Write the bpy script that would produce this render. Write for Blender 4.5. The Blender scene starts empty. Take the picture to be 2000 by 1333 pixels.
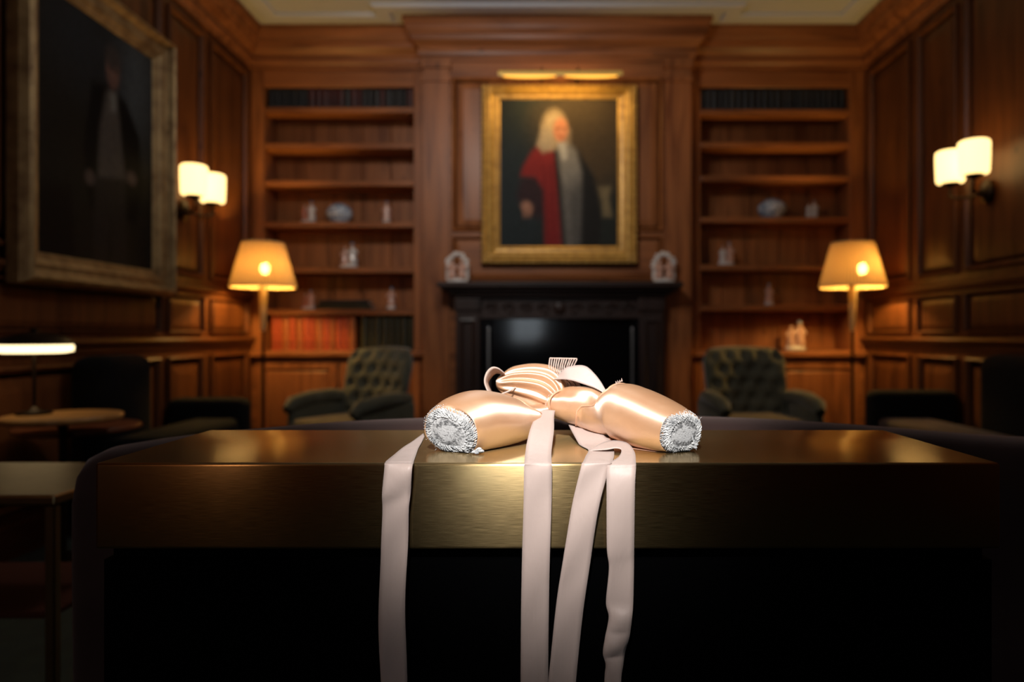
import bpy, bmesh, math, random
import numpy as np
from mathutils import Vector, Matrix
random.seed(7); np.random.seed(7)
PI = math.pi
S = bpy.context.scene
C = S.collection
EMPTY = False

# ------------------------------------------------------------------ camera, world, lights, exposure
F, VX, VY, CAMZ = 1333.0, 1060.0, 652.0, 0.94       # focal length in pixels, where the room's axis meets the picture, eye height
cam = bpy.data.cameras.new('camera'); camo = bpy.data.objects.new('camera', cam); C.objects.link(camo)
camo.location = (0, 0, CAMZ); camo.rotation_euler = (PI/2, 0, 0)
cam.sensor_width = 36; cam.lens = F/2000*36
cam.shift_x = -(VX-1000)/2000; cam.shift_y = -(666.5-VY)/2000
cam.clip_start = 0.02
cam.dof.use_dof = True; cam.dof.focus_distance = 0.60; cam.dof.aperture_fstop = 4.0
S.camera = camo
w = bpy.data.worlds.new('world'); S.world = w; w.use_nodes = True
w.node_tree.nodes['Background'].inputs[0].default_value = (0.02, 0.016, 0.014, 1)
w.node_tree.nodes['Background'].inputs[1].default_value = 0.3
S.view_settings.view_transform = 'Standard'; S.view_settings.look = 'None'
S.view_settings.exposure = 0; S.view_settings.gamma = 1
S.view_settings.use_curve_mapping = False
cy = S.cycles
cy.use_denoising = True; cy.max_bounces = 8; cy.diffuse_bounces = 4; cy.glossy_bounces = 4
cy.transparent_max_bounces = 8; cy.sample_clamp_indirect = 3.0
cy.caustics_reflective = False; cy.caustics_refractive = False

LAMP = 1.0
SPOT_W, WINDOW_E, SCONCE_E, BULB_E, PICT_E, TABLE_E = 122.0, 2.6, 2.7, 760.0, 2.0, 2.4
sl = bpy.data.lights.new('photo_lamp', 'SPOT'); slo = bpy.data.objects.new('photo_lamp', sl); C.objects.link(slo)
slo.location = (-0.06, -0.30, 1.62)
sl.energy = SPOT_W; sl.color = (1, 0.965, 0.93); sl.shadow_soft_size = 0.03
sl.spot_size = math.radians(25.5); sl.spot_blend = 1.0
slo.rotation_euler = (Vector((0.01, 0.66, 0.91))-slo.location).to_track_quat('-Z', 'Y').to_euler()

def lamp(name, kind, loc, energy, col, size, aim=None, spot=60, blend=1.):
    l = bpy.data.lights.new(name, kind); o = bpy.data.objects.new(name, l); C.objects.link(o); o.location = loc
    l.energy = energy; l.color = col; l.shadow_soft_size = size
    if aim:
        l.spot_size = math.radians(spot); l.spot_blend = blend; o.rotation_euler = (Vector(aim)-o.location).to_track_quat('-Z', 'Y').to_euler()
lamp('ceiling_fill_light', 'POINT', (-.2, 3.0, 2.62), 23.0, (.97, .95, .95), .16)  # added fill with no fixture, lifts the ceiling and upper room
lamp('rear_fill_light', 'POINT', (-2.0, -1.9, 1.9), 7.0, (1, .55, .32), .1)  # added warm fill: lights the rear wall that the brass front reflects
lamp('back_wall_fill_spot', 'SPOT', (-.75, 1.5, 3.10), 135.0, (1, .93, .86), .06, (-.35, 5.1, 2.05), 62)  # added unseen spot that brightens chimney breast and bookcases, sparing the side walls

def at(px, py, y): return Vector(((px-VX)*y/F, y, CAMZ-(py-VY)*y/F))

# ------------------------------------------------------------------ materials
def mat(name, col=(.5, .5, .5), rough=.5, metal=0., spec=.5, **kw):
    m = bpy.data.materials.new(name); m.use_nodes = True
    b = m.node_tree.nodes['Principled BSDF']
    b.inputs['Base Color'].default_value = (*col, 1); b.inputs['Roughness'].default_value = rough
    b.inputs['Metallic'].default_value = metal; b.inputs['Specular IOR Level'].default_value = spec
    for k, v in kw.items():
        b.inputs[k.replace('_', ' ')].default_value = v
    return m
def N(m, t, **kw):
    n = m.node_tree.nodes.new(t)
    for k, v in kw.items(): setattr(n, k, v)
    return n
def L(m, a, b): m.node_tree.links.new(a, b)
def B(m): return m.node_tree.nodes['Principled BSDF']
def coords(m, scale=(1, 1, 1), rot=(0, 0, 0)):
    tc = N(m, 'ShaderNodeTexCoord'); mp = N(m, 'ShaderNodeMapping')
    mp.inputs['Scale'].default_value = scale; mp.inputs['Rotation'].default_value = rot
    L(m, tc.outputs['Object'], mp.inputs['Vector']); return mp.outputs['Vector']
def ramp(m, fac, stops):
    r = N(m, 'ShaderNodeValToRGB'); e = r.color_ramp.elements
    while len(e) < len(stops): e.new(0.5)
    for el, (p, c) in zip(e, stops): el.position = p; el.color = (*c, 1)
    L(m, fac, r.inputs[0]); return r.outputs[0]
def noise(m, vec, scale, detail=4, dist=0.):
    n = N(m, 'ShaderNodeTexNoise'); n.inputs['Scale'].default_value = scale
    n.inputs['Detail'].default_value = detail; n.inputs['Distortion'].default_value = dist
    L(m, vec, n.inputs['Vector']); return n.outputs['Fac']
def bump(m, fac, strength=.2, dist=.01):
    b = N(m, 'ShaderNodeBump'); b.inputs['Strength'].default_value = strength; b.inputs['Distance'].default_value = dist
    L(m, fac, b.inputs['Height']); L(m, b.outputs[0], B(m).inputs['Normal'])
def wood(name, c0, c1, axis='z', rough=.42, coat=.05):
    m = mat(name, c0, rough, 0, .28); s = {'z': (9, 9, .8), 'x': (.8, 9, 9), 'y': (9, .8, 9)}[axis]
    v = coords(m, s); f = noise(m, v, 1.6, 6, .8)
    col = ramp(m, f, [(.3, c1), (.5, c0), (.72, tuple(min(1, q*1.35) for q in c0))])
    v2 = coords(m, {'z': (3, 3, 1.6), 'x': (1.6, 3, 3), 'y': (3, 1.6, 3)}[axis])
    vo = N(m, 'ShaderNodeTexVoronoi'); vo.inputs['Scale'].default_value = 1.7; L(m, v2, vo.inputs['Vector'])
    kn = ramp(m, vo.outputs['Distance'], [(.03, (.25, .2, .18)), (.10, (1, 1, 1))])
    mx = N(m, 'ShaderNodeMix'); mx.data_type = 'RGBA'; mx.blend_type = 'MULTIPLY'; mx.inputs['Factor'].default_value = .8
    L(m, col, mx.inputs[6]); L(m, kn, mx.inputs[7]); L(m, mx.outputs[2], B(m).inputs['Base Color'])
    B(m).inputs['Coat Weight'].default_value = coat; B(m).inputs['Coat Roughness'].default_value = .25
    bump(m, f, .08, .004); return m
def emit(name, col, e):
    m = mat(name, (0.8, .7, .5), .5); B(m).inputs['Emission Color'].default_value = (*col, 1)
    B(m).inputs['Emission Strength'].default_value = e; return m
def fabric(name, c, rough=.9, sheen=.3, scale=400, var=.35):
    m = mat(name, c, rough, 0, .2); v = coords(m)
    f = noise(m, v, scale, 2); g = noise(m, v, 9, 3)
    col = ramp(m, g, [(.3, tuple(q*(1-var) for q in c)), (.7, tuple(q*(1+var) for q in c))])
    L(m, col, B(m).inputs['Base Color']); B(m).inputs['Sheen Weight'].default_value = sheen
    B(m).inputs['Sheen Roughness'].default_value = .4; bump(m, f, .15, .002); return m

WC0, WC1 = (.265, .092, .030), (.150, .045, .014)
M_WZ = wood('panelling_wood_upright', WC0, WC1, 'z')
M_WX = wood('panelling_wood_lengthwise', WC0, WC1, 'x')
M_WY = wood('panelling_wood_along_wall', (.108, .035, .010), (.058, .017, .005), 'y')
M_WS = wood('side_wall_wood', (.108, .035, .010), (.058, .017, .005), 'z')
M_MANTEL = wood('dark_mantel_wood', (.030, .016, .013), (.014, .008, .007), 'x', .45, .08)
M_MANTELZ = wood('dark_mantel_wood_upright', (.030, .016, .013), (.014, .008, .007), 'z', .45, .08)
M_CEIL = mat('ceiling_plaster', (.56, .57, .60), .9); bump(M_CEIL, noise(M_CEIL, coords(M_CEIL), 60, 4), .05)
M_CARPET = fabric('dark_carpet', (.020, .026, .016), .95, .1, 300)
M_GILT = mat('gilt', (.62, .36, .09), .40, .30)
_v = coords(M_GILT); _f = noise(M_GILT, _v, 22, 5)
L(M_GILT, ramp(M_GILT, _f, [(.3, (.38, .20, .045)), (.6, (.56, .32, .075))]), B(M_GILT).inputs['Base Color']); bump(M_GILT, noise(M_GILT, _v, 60, 4), .2, .004)
M_GILTD = mat('aged_gilt', (.34, .20, .075), .5, .45)
_f = noise(M_GILTD, coords(M_GILTD), 14, 5)
L(M_GILTD, ramp(M_GILTD, _f, [(.3, (.20, .11, .04)), (.65, (.42, .27, .11))]), B(M_GILTD).inputs['Base Color'])
M_DGOLD = mat('tarnished_rim', (.15, .085, .028), .5, .5)
M_DARKMETAL = mat('dark_bronze', (.030, .018, .011), .35, .8)
M_STEEL = mat('brushed_steel', (.5, .5, .5), .35, 1)
M_BLACKGLASS = mat('black_fire_glass', (.003, .003, .004), .10, 0, .7)
M_SOOT = mat('soot_black', (.004, .004, .004), .8, 0, .1)
M_BLACK = mat('black_lacquer', (.0006, .0006, .0008), .7, 0, .03)
M_LINEN = None
M_PORC = mat('white_porcelain', (.62, .57, .54), .25)
M_PINK = mat('pink_glaze', (.58, .34, .26), .3)
M_SKIN = mat('painted_flesh_glaze', (.62, .40, .30), .3)
M_RUST = mat('rust_glaze', (.42, .12, .05), .3)
M_BLUEG = mat('blue_glaze', (.10, .17, .28), .3)
M_JAR = mat('blue_white_glaze', (.6, .6, .6), .2)
_v = coords(M_JAR, (1, 1, 1)); _f = noise(M_JAR, _v, 42, 3, 1.5)
L(M_JAR, ramp(M_JAR, _f, [(.42, (.07, .13, .26)), (.52, (.58, .62, .66))]), B(M_JAR).inputs['Base Color'])
M_GREENCH = fabric('green_grey_upholstery', (.085, .082, .056), .8, .35, 500, .2)
M_GREENSEAT = fabric('tan_seat_cloth', (.13, .095, .05), .85, .3, 500, .2)
M_BLKVEL = fabric('black_velvet', (.0035, .003, .003), 1, .02, 500, .3)
M_BROWNVEL = fabric('brown_velvet', (.055, .028, .022), .95, .25, 600, .3)
M_TAUPE = fabric('taupe_velvet', (.040, .022, .019), .95, .30, 700, .25); B(M_TAUPE).inputs['Sheen Tint'].default_value = (1, .75, .7, 1)
M_TABLE = mat('honey_table_top', (.42, .20, .06), .28); L(M_TABLE, ramp(M_TABLE, noise(M_TABLE, coords(M_TABLE, (2, 14, 2)), 3, 5), [(.3, (.30, .13, .035)), (.7, (.50, .25, .08))]), B(M_TABLE).inputs['Base Color'])
M_REDTABLE = mat('red_brown_table_top', (.15, .045, .018), .3)
M_SHELFD = mat('dark_lower_shelf', (.07, .022, .012), .9, 0, .05)
M_GLASSSHADE = emit('opal_glass_lit', (1.0, .66, .24), SCONCE_E)
M_BULB = emit('lit_bulb', (1.0, .61, .17), BULB_E)
M_PBULB = emit('lit_picture_bulb', (1.0, .46, .05), PICT_E)
M_TDIFF = emit('lit_lamp_diffuser', (1.0, .78, .42), TABLE_E)
M_PANE = emit('daylight_pane', (.80, .91, 1.0), WINDOW_E)
M_CREAM = mat('cream_enamel', (.62, .45, .22), .35)
M_REFL = mat('brass_reflector', (.85, .55, .13), .45, .15)

def brass(name, base, rough, aniso, brush):
    m = mat(name, base, rough, 1.0)
    uv = N(m, 'ShaderNodeTangent'); uv.direction_type = 'UV_MAP'; uv.uv_map = 'UVMap'
    L(m, uv.outputs[0], B(m).inputs['Tangent']); B(m).inputs['Anisotropic'].default_value = aniso; B(m).inputs['Anisotropic Rotation'].default_value = .25
    f = noise(m, coords(m, brush), 1.0, 5)
    rr = N(m, 'ShaderNodeMapRange'); rr.inputs[1].default_value = .3; rr.inputs[2].default_value = .7
    rr.inputs[3].default_value = rough*.85; rr.inputs[4].default_value = rough*1.2
    L(m, f, rr.inputs[0]); L(m, rr.outputs[0], B(m).inputs['Roughness'])
    g = noise(m, coords(m, (5, 5, 5)), 2.0, 4)
    L(m, ramp(m, g, [(.3, tuple(q*.82 for q in base)), (.7, base)]), B(m).inputs['Base Color'])
    return m
M_BRASS = brass('brushed_brass', (.66, .46, .21), .22, .90, (70, 3000, 3000))
M_BRASST = brass('side_table_brass', (.33, .22, .11), .34, .3, (30, 700, 700))

M_SATIN = mat('peach_satin', (.86, .50, .30), .45, 0, .5)
B(M_SATIN).inputs['Sheen Weight'].default_value = .25; B(M_SATIN).inputs['Sheen Roughness'].default_value = .3
B(M_SATIN).inputs['Sheen Tint'].default_value = (1, .8, .65, 1)

_g = N(M_SATIN, 'ShaderNodeBsdfAnisotropic'); _g.inputs['Color'].default_value = (1, .90, .80, 1); _g.inputs['Roughness'].default_value = .60; _g.inputs['Anisotropy'].default_value = -.62
_tg = N(M_SATIN, 'ShaderNodeTangent'); _tg.direction_type = 'UV_MAP'; _tg.uv_map = 'UVMap'; L(M_SATIN, _tg.outputs[0], _g.inputs['Tangent'])
_mx = N(M_SATIN, 'ShaderNodeMixShader'); _mx.inputs[0].default_value = .50; L(M_SATIN, B(M_SATIN).outputs[0], _mx.inputs[1]); L(M_SATIN, _g.outputs[0], _mx.inputs[2])
L(M_SATIN, _mx.outputs[0], M_SATIN.node_tree.nodes['Material Output'].inputs[0])
_v = coords(M_SATIN); bump(M_SATIN, noise(M_SATIN, _v, 140, 4, .5), .22, .0012)
L(M_SATIN, ramp(M_SATIN, noise(M_SATIN, _v, 28, 5), [(.3, (.82, .41, .20)), (.62, (.93, .52, .28))]), B(M_SATIN).inputs['Base Color'])
M_BIND = mat('binding_satin', (.82, .46, .28), .4)
M_LINING = fabric('pale_lining', (.62, .44, .33), .9, .1, 900, .1)
M_SOLE = mat('sole_leather', (.55, .30, .20), .6)
M_RIB = mat('ribbon_satin', (.60, .47, .42), .48, 0, .45)
_v = coords(M_RIB, (900, 900, 12)); 
_ad = N(M_RIB, 'ShaderNodeMath'); _ad.operation = 'MULTIPLY_ADD'; _ad.inputs[1].default_value = 6.0
L(M_RIB, noise(M_RIB, coords(M_RIB, (70, 70, 32)), 1, 3, .6), _ad.inputs[0]); L(M_RIB, noise(M_RIB, _v, 1, 3), _ad.inputs[2]); bump(M_RIB, _ad.outputs[0], .14, .0007)
B(M_RIB).inputs['Sheen Weight'].default_value = .15
M_ELASTIC = mat('elastic_thread', (.72, .55, .47), .7)
M_THREAD = mat('white_darning_thread', (.62, .62, .62), .85, 0, .2)
_v = coords(M_THREAD); L(M_THREAD, ramp(M_THREAD, noise(M_THREAD, _v, 160, 4), [(.36, (.33, .34, .35)), (.60, (.74, .74, .73))]), B(M_THREAD).inputs['Base Color'])
M_PLAT = mat('worn_canvas', (.6, .6, .6), .85, 0, .2)
_a = N(M_PLAT, 'ShaderNodeVertexColor'); _a.layer_name = 'Col'; L(M_PLAT, _a.outputs[0], B(M_PLAT).inputs['Base Color'])
bump(M_PLAT, noise(M_PLAT, coords(M_PLAT), 700, 3), .5, .0008)
M_PAINT = mat('oil_paint', (.1, .1, .1), .6, 0, .08)
_a = N(M_PAINT, 'ShaderNodeVertexColor'); _a.layer_name = 'Col'; L(M_PAINT, _a.outputs[0], B(M_PAINT).inputs['Base Color'])

# pleated lampshade: light passes through
M_SHADE = bpy.data.materials.new('pleated_shade_cloth'); M_SHADE.use_nodes = True
_t = M_SHADE.node_tree; _t.nodes.clear()
_o = _t.nodes.new('ShaderNodeOutputMaterial'); _d = _t.nodes.new('ShaderNodeBsdfDiffuse'); _tl = _t.nodes.new('ShaderNodeBsdfTranslucent'); _tp = _t.nodes.new('ShaderNodeBsdfTransparent')
_d.inputs[0].default_value = (.55, .38, .20, 1); _tl.inputs[0].default_value = (.135, .082, .034, 1); _tp.inputs[0].default_value = (1, .9, .7, 1)
_m1 = _t.nodes.new('ShaderNodeMixShader'); _m2 = _t.nodes.new('ShaderNodeMixShader'); _m1.inputs[0].default_value = .30; _m2.inputs[0].default_value = .010
_t.links.new(_d.outputs[0], _m1.inputs[1]); _t.links.new(_tl.outputs[0], _m1.inputs[2]); _t.links.new(_m1.outputs[0], _m2.inputs[1]); _t.links.new(_tp.outputs[0], _m2.inputs[2]); _t.links.new(_m2.outputs[0], _o.inputs[0])

# ------------------------------------------------------------------ geometry helpers: geo = (verts, faces)
def box(x0, x1, y0, y1, z0, z1):
    v = [(x, y, z) for z in (z0, z1) for y in (y0, y1) for x in (x0, x1)]
    return v, [(0, 2, 3, 1), (4, 5, 7, 6), (0, 1, 5, 4), (2, 6, 7, 3), (0, 4, 6, 2), (1, 3, 7, 5)]
def rbox(x0, x1, y0, y1, z0, z1, r=.01, seg=3):
    bm = bmesh.new(); v, f = box(x0, x1, y0, y1, z0, z1)
    bv = [bm.verts.new(p) for p in v]
    for q in f: bm.faces.new([bv[i] for i in q])
    bmesh.ops.bevel(bm, geom=list(bm.edges), offset=r, segments=seg, profile=.5, affect='EDGES')
    bm.verts.ensure_lookup_table(); bm.verts.index_update()
    g = [tuple(p.co) for p in bm.verts], [tuple(p.index for p in q.verts) for q in bm.faces]; bm.free(); return g
def join(*gs):
    V, Fc = [], []
    for v, f in gs:
        o = len(V); V += list(v); Fc += [tuple(i+o for i in q) for q in f]
    return V, Fc
def xf(g, fn): return [tuple(fn(*p)) for p in g[0]], g[1]
def mv(g, x, y, z): return xf(g, lambda a, b, c: (a+x, b+y, c+z))
def rings(rs, closed=True, cap0=False, cap1=False):
    n = len(rs[0]); V = [tuple(p) for r in rs for p in r]; Fc = []
    for i in range(len(rs)-1):
        for j in range(n if closed else n-1):
            k = (j+1) % n; Fc.append((i*n+j, i*n+k, (i+1)*n+k, (i+1)*n+j))
    if cap0: Fc.append(tuple(range(n))[::-1])
    if cap1: Fc.append(tuple(range((len(rs)-1)*n, len(rs)*n)))
    return V, Fc
def lathe(prof, n=24, c=(0, 0, 0), cap=True, lobes=0, amp=0):
    rs = []
    for r, z in prof:
        rs.append([(c[0]+r*(1+amp*math.cos(lobes*a))*math.cos(a), c[1]+r*(1+amp*math.cos(lobes*a))*math.sin(a), c[2]+z) for a in [2*PI*j/n for j in range(n)]])
    return rings(rs, True, cap, cap)
def catmull(P, n):
    P = [np.array(p, float) for p in P]; Q = [2*P[0]-P[1]]+P+[2*P[-1]-P[-2]]; out = []
    m = len(P)-1
    for k in range(n+1):
        t = k/n*m; i = min(int(t), m-1); u = t-i; a, b, c, d = Q[i:i+4]
        out.append(.5*((2*b)+(c-a)*u+(2*a-5*b+4*c-d)*u*u+(3*b-a-3*c+d)*u**3))
    return out
def tube(P, r, n=8, sub=0, cap=True):
    if sub: P = catmull(P, sub)
    P = [Vector(p) for p in P]; rs = []; m = len(P); nr = None
    for i in range(m):
        T = (P[min(i+1, m-1)]-P[max(i-1, 0)]).normalized()
        if nr is None:
            nr = T.cross(Vector((0, 0, 1)) if abs(T.z) < .9 else Vector((1, 0, 0))).normalized()
        else: nr = (nr-T*nr.dot(T)).normalized()
        b = T.cross(nr); rr = r[i] if isinstance(r, (list, tuple)) else r
        rs.append([tuple(P[i]+(nr*math.cos(a)+b*math.sin(a))*rr) for a in [2*PI*j/n for j in range(n)]])
    return rings(rs, True, cap, cap)
def ball(c, r, n=12, m=8):
    if not isinstance(r, (tuple, list)): r = (r, r, r)
    rs = []
    for i in range(m+1):
        t = PI*(i/m)*.998+.003
        rs.append([(c[0]+r[0]*math.sin(t)*math.cos(a), c[1]+r[1]*math.sin(t)*math.sin(a), c[2]-r[2]*math.cos(t)) for a in [2*PI*j/n for j in range(n)]])
    return rings(rs, True, True, True)
def nest(rects, fn, fill=True):
    """rects: (a0,a1,b0,b1,d) from outer to inner; fn maps (a,b,d) to the room"""
    rs = [[fn(a0, b0, d), fn(a1, b0, d), fn(a1, b1, d), fn(a0, b1, d)] for a0, a1, b0, b1, d in rects]
    return rings(rs, True, False, fill)
def inset(o, i, prof):
    """rect rings between outer o and inner i; prof = [(t, depth)]"""
    return [tuple(o[k]+(i[k]-o[k])*t for k in range(4))+(d,) for t, d in prof]
def plan_sweep(path, prof):
    P = [Vector(p) for p in path]; nr = []
    for i in range(len(P)-1):
        d = (P[i+1]-P[i]).normalized(); nr.append(Vector((d.y, -d.x)))
    rs = []
    for i, p in enumerate(P):
        if i == 0: o = nr[0]
        elif i == len(P)-1: o = nr[-1]
        else:
            o = nr[i-1]+nr[i]; o = o/(1+nr[i-1].dot(nr[i]))
        rs.append([(p.x+o.x*d, p.y+o.y*d, z) for d, z in prof])
    return rings(rs, False)

WO = {}
def mesh(name, g, m, smooth=False, fixn=True):
    me = bpy.data.meshes.new(name); me.from_pydata([tuple(map(float, p)) for p in g[0]], [], g[1]); me.update()
    if fixn:
        bm = bmesh.new(); bm.from_mesh(me); bmesh.ops.recalc_face_normals(bm, faces=bm.faces); bm.to_mesh(me); bm.free()
    if isinstance(m, (list, tuple)):
        for q in m: me.materials.append(q)
    else: me.materials.append(m)
    if smooth:
        for p in me.polygons: p.use_smooth = True
        if smooth != 'all': me.set_sharp_from_angle(angle=math.radians(42))
    return me
def obj(name, g, m, parent=None, smooth=False, origin=None, **props):
    """one mesh object from room coordinates; under a parent the vertices become relative to the thing's origin"""
    o0 = WO[parent.name] if parent else Vector(origin if origin else (0, 0, 0))
    me = mesh(name, ([(p[0]-o0.x, p[1]-o0.y, p[2]-o0.z) for p in g[0]], g[1]), m, smooth)
    o = bpy.data.objects.new(name, me); C.objects.link(o)
    if parent: o.parent = parent
    else: o.location = o0
    WO[o.name] = o0
    for k, v in props.items(): o[k] = v
    return o
def thing(name, label, cat, loc=(0, 0, 0), group=None):
    o = bpy.data.objects.new(name, None); C.objects.link(o); o.location = loc; o.empty_display_size = .05
    o['label'] = label; o['category'] = cat
    if group: o['group'] = group
    WO[o.name] = Vector(loc); return o
def struct(name, g, m, parent=None, label=None, smooth=False):
    o = obj(name, g, m, parent, smooth)
    if not parent: o['kind'] = 'structure'
    if label: o['label'] = label
    return o
def copy_tree(o, parent=None):
    c = o.copy(); C.objects.link(c); c.parent = parent
    for ch in o.children: copy_tree(ch, c)
    return c
def box_uv(me):
    uv = me.uv_layers.new(name='UVMap')
    for p in me.polygons:
        n = p.normal
        for li in p.loop_indices:
            q = me.vertices[me.loops[li].vertex_index].co
            uv.data[li].uv = (q.x, q.z if abs(n.y) > .6 else q.y) if abs(n.x) < .8 else (q.y, q.z)

# ------------------------------------------------------------------ room shell
XL, XR, YB, YC, YF, ZC = -2.23, 2.465, 5.22, 5.07, -3.0, 3.25   # side walls, bookcase face, chimney face, wall behind the eye, ceiling
CX0, CX1 = -.889, 1.104
struct('floor', box(XL-.1, XR+.1, YF-.1, 5.6, -.05, 0), M_CARPET, label='dark green carpeted floor')
ceil = struct('ceiling', box(XL-.1, XR+.1, YF-.1, 5.6, ZC, ZC+.05), M_CEIL, label='pale grey plaster ceiling')
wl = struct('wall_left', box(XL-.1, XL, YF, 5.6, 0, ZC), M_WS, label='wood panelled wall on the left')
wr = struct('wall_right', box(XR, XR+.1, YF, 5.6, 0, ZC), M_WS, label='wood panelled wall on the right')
struct('wall_back', box(XL-.1, XR+.1, 5.5, 5.6, 0, ZC), M_WX, label='wall behind the bookcases')
OX0, OX1, OZ = -.42, .67, 1.05
wc = struct('wall_chimney', join(box(CX0, OX0, YC, 5.5, 0, ZC), box(OX1, CX1, YC, 5.5, 0, ZC), box(OX0, OX1, YC, 5.5, OZ, ZC)), M_WX, label='panelled chimney breast between the bookcases')
# wall behind the camera with a tall window
WX0, WX1, WZ0, WZ1 = -.62, .02, .75, 2.35
wf = struct('wall_front', join(box(XL, WX0, YF-.1, YF, 0, ZC), box(WX1, XR, YF-.1, YF, 0, ZC), box(WX0, WX1, YF-.1, YF, 0, WZ0), box(WX0, WX1, YF-.1, YF, WZ1, ZC)), M_WS)
w1 = struct('window_1', join(box(WX0, WX1, YF-.06, YF+.01, WZ0, WZ0+.05), box(WX0, WX1, YF-.06, YF+.01, WZ1-.05, WZ1), box(WX0, WX0+.05, YF-.06, YF+.01, WZ0, WZ1), box(WX1-.05, WX1, YF-.06, YF+.01, WZ0, WZ1), box(-.32, -.28, YF-.06, YF+.01, WZ0, WZ1), box(WX0, WX1, YF-.06, YF+.01, 1.53, 1.57)), M_WS)
for a, b in ((WX0+.05, -.32), (-.28, WX1-.05)):
    for c, d in ((WZ0+.05, 1.53), (1.57, WZ1-.05)):
        obj('pane', box(a, b, YF-.04, YF-.03, c, d), M_PANE, w1)

PLAN = [(XL, YF), (XL, YB), (CX0, YB), (CX0, YC), (CX1, YC), (CX1, YB), (XR, YB), (XR, YF)]
CORN = [(0, 2.96), (.018, 2.96), (.018, 2.99), (.03, 3.0), (.035, 3.025), (.03, 3.045), (.03, 3.06), (.05, 3.075), (.075, 3.10), (.085, 3.13), (.10, 3.135), (.10, 3.16), (.105, 3.165), (.115, 3.19), (.13, 3.215), (.13, 3.25)]
struct('trim_1', plan_sweep(PLAN, CORN), M_WX, label='wooden crown cornice running round the room')
struct('trim_2', plan_sweep(PLAN, [(.20, 3.25), (.20, 3.235), (.215, 3.225), (.30, 3.225), (.315, 3.235), (.315, 3.25)]), M_CEIL, label='plaster moulding on the ceiling beside the cornice')
struct('trim_3', plan_sweep(PLAN, [(.52, 3.25), (.525, 3.237), (.545, 3.232), (.60, 3.237), (.605, 3.25)]), M_CEIL, label='inner plaster moulding on the ceiling')
DADO = [(0, .84), (.012, .845), (.015, .87), (.035, .885), (.04, .90), (.035, .912), (.02, .916), (0, .918)]
RAIL = [(0, 1.195), (.012, 1.2), (.02, 1.215), (.03, 1.225), (.03, 1.24), (.02, 1.247), (0, 1.25)]
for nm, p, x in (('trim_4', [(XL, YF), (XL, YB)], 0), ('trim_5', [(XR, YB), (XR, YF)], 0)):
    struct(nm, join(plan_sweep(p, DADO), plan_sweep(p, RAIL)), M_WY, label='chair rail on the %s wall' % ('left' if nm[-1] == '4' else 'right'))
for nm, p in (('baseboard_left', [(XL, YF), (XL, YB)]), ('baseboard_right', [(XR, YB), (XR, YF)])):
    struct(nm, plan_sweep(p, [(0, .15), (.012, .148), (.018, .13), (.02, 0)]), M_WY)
PANEL = [(0, 0), (0, .014), (.10, .020), (.22, .010), (.30, -.004), (.45, -.004), (1, .006)]
def wall_panel(parent, fn, a0, a1, b0, b1, m):
    k = .11
    obj('panel', nest(inset((a0, a1, b0, b1), (a0+k, a1-k, b0+k, b1-k), PANEL), fn), m, parent)
fL = lambda a, b, d: (XL+.004+d, a, b)
fR = lambda a, b, d: (XR-.004-d, a, b)
YS = [(.2, 1.3), (1.42, 2.52), (2.64, 3.96), (4.04, 4.46), (4.56, 5.12)]
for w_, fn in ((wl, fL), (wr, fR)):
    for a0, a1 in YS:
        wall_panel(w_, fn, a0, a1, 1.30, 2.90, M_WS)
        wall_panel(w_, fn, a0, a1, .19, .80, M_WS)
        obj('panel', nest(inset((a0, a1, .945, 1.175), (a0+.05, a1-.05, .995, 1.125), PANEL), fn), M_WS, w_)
# chimney breast: pilasters, overmantel panelling
fC = lambda a, b, d: (a, YC-.004-d, b)
for i, (a, b) in enumerate(((CX0+.01, CX0+.20), (CX1-.20, CX1-.01))):
    g = join(box(a, b, YC-.035, YC, 0, 2.95), box(a-.008, b+.008, YC-.05, YC, 0, .22), box(a-.008, b+.008, YC-.05, YC, 2.80, 2.84), box(a-.012, b+.012, YC-.055, YC, 2.90, 2.96))
    struct('trim_%d' % (6+i), g, M_WZ, label='%s pilaster of the chimney breast' % ('left', 'right')[i])
obj('panel', nest(inset((CX0+.215, CX1-.215, 1.70, 2.84), (CX0+.30, CX1-.30, 1.785, 2.755), PANEL), fC), M_WZ, wc)
obj('panel', nest(inset((CX0+.215, CX1-.215, 1.33, 1.66), (CX0+.27, CX1-.27, 1.385, 1.605), PANEL), fC), M_WX, wc)

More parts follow.
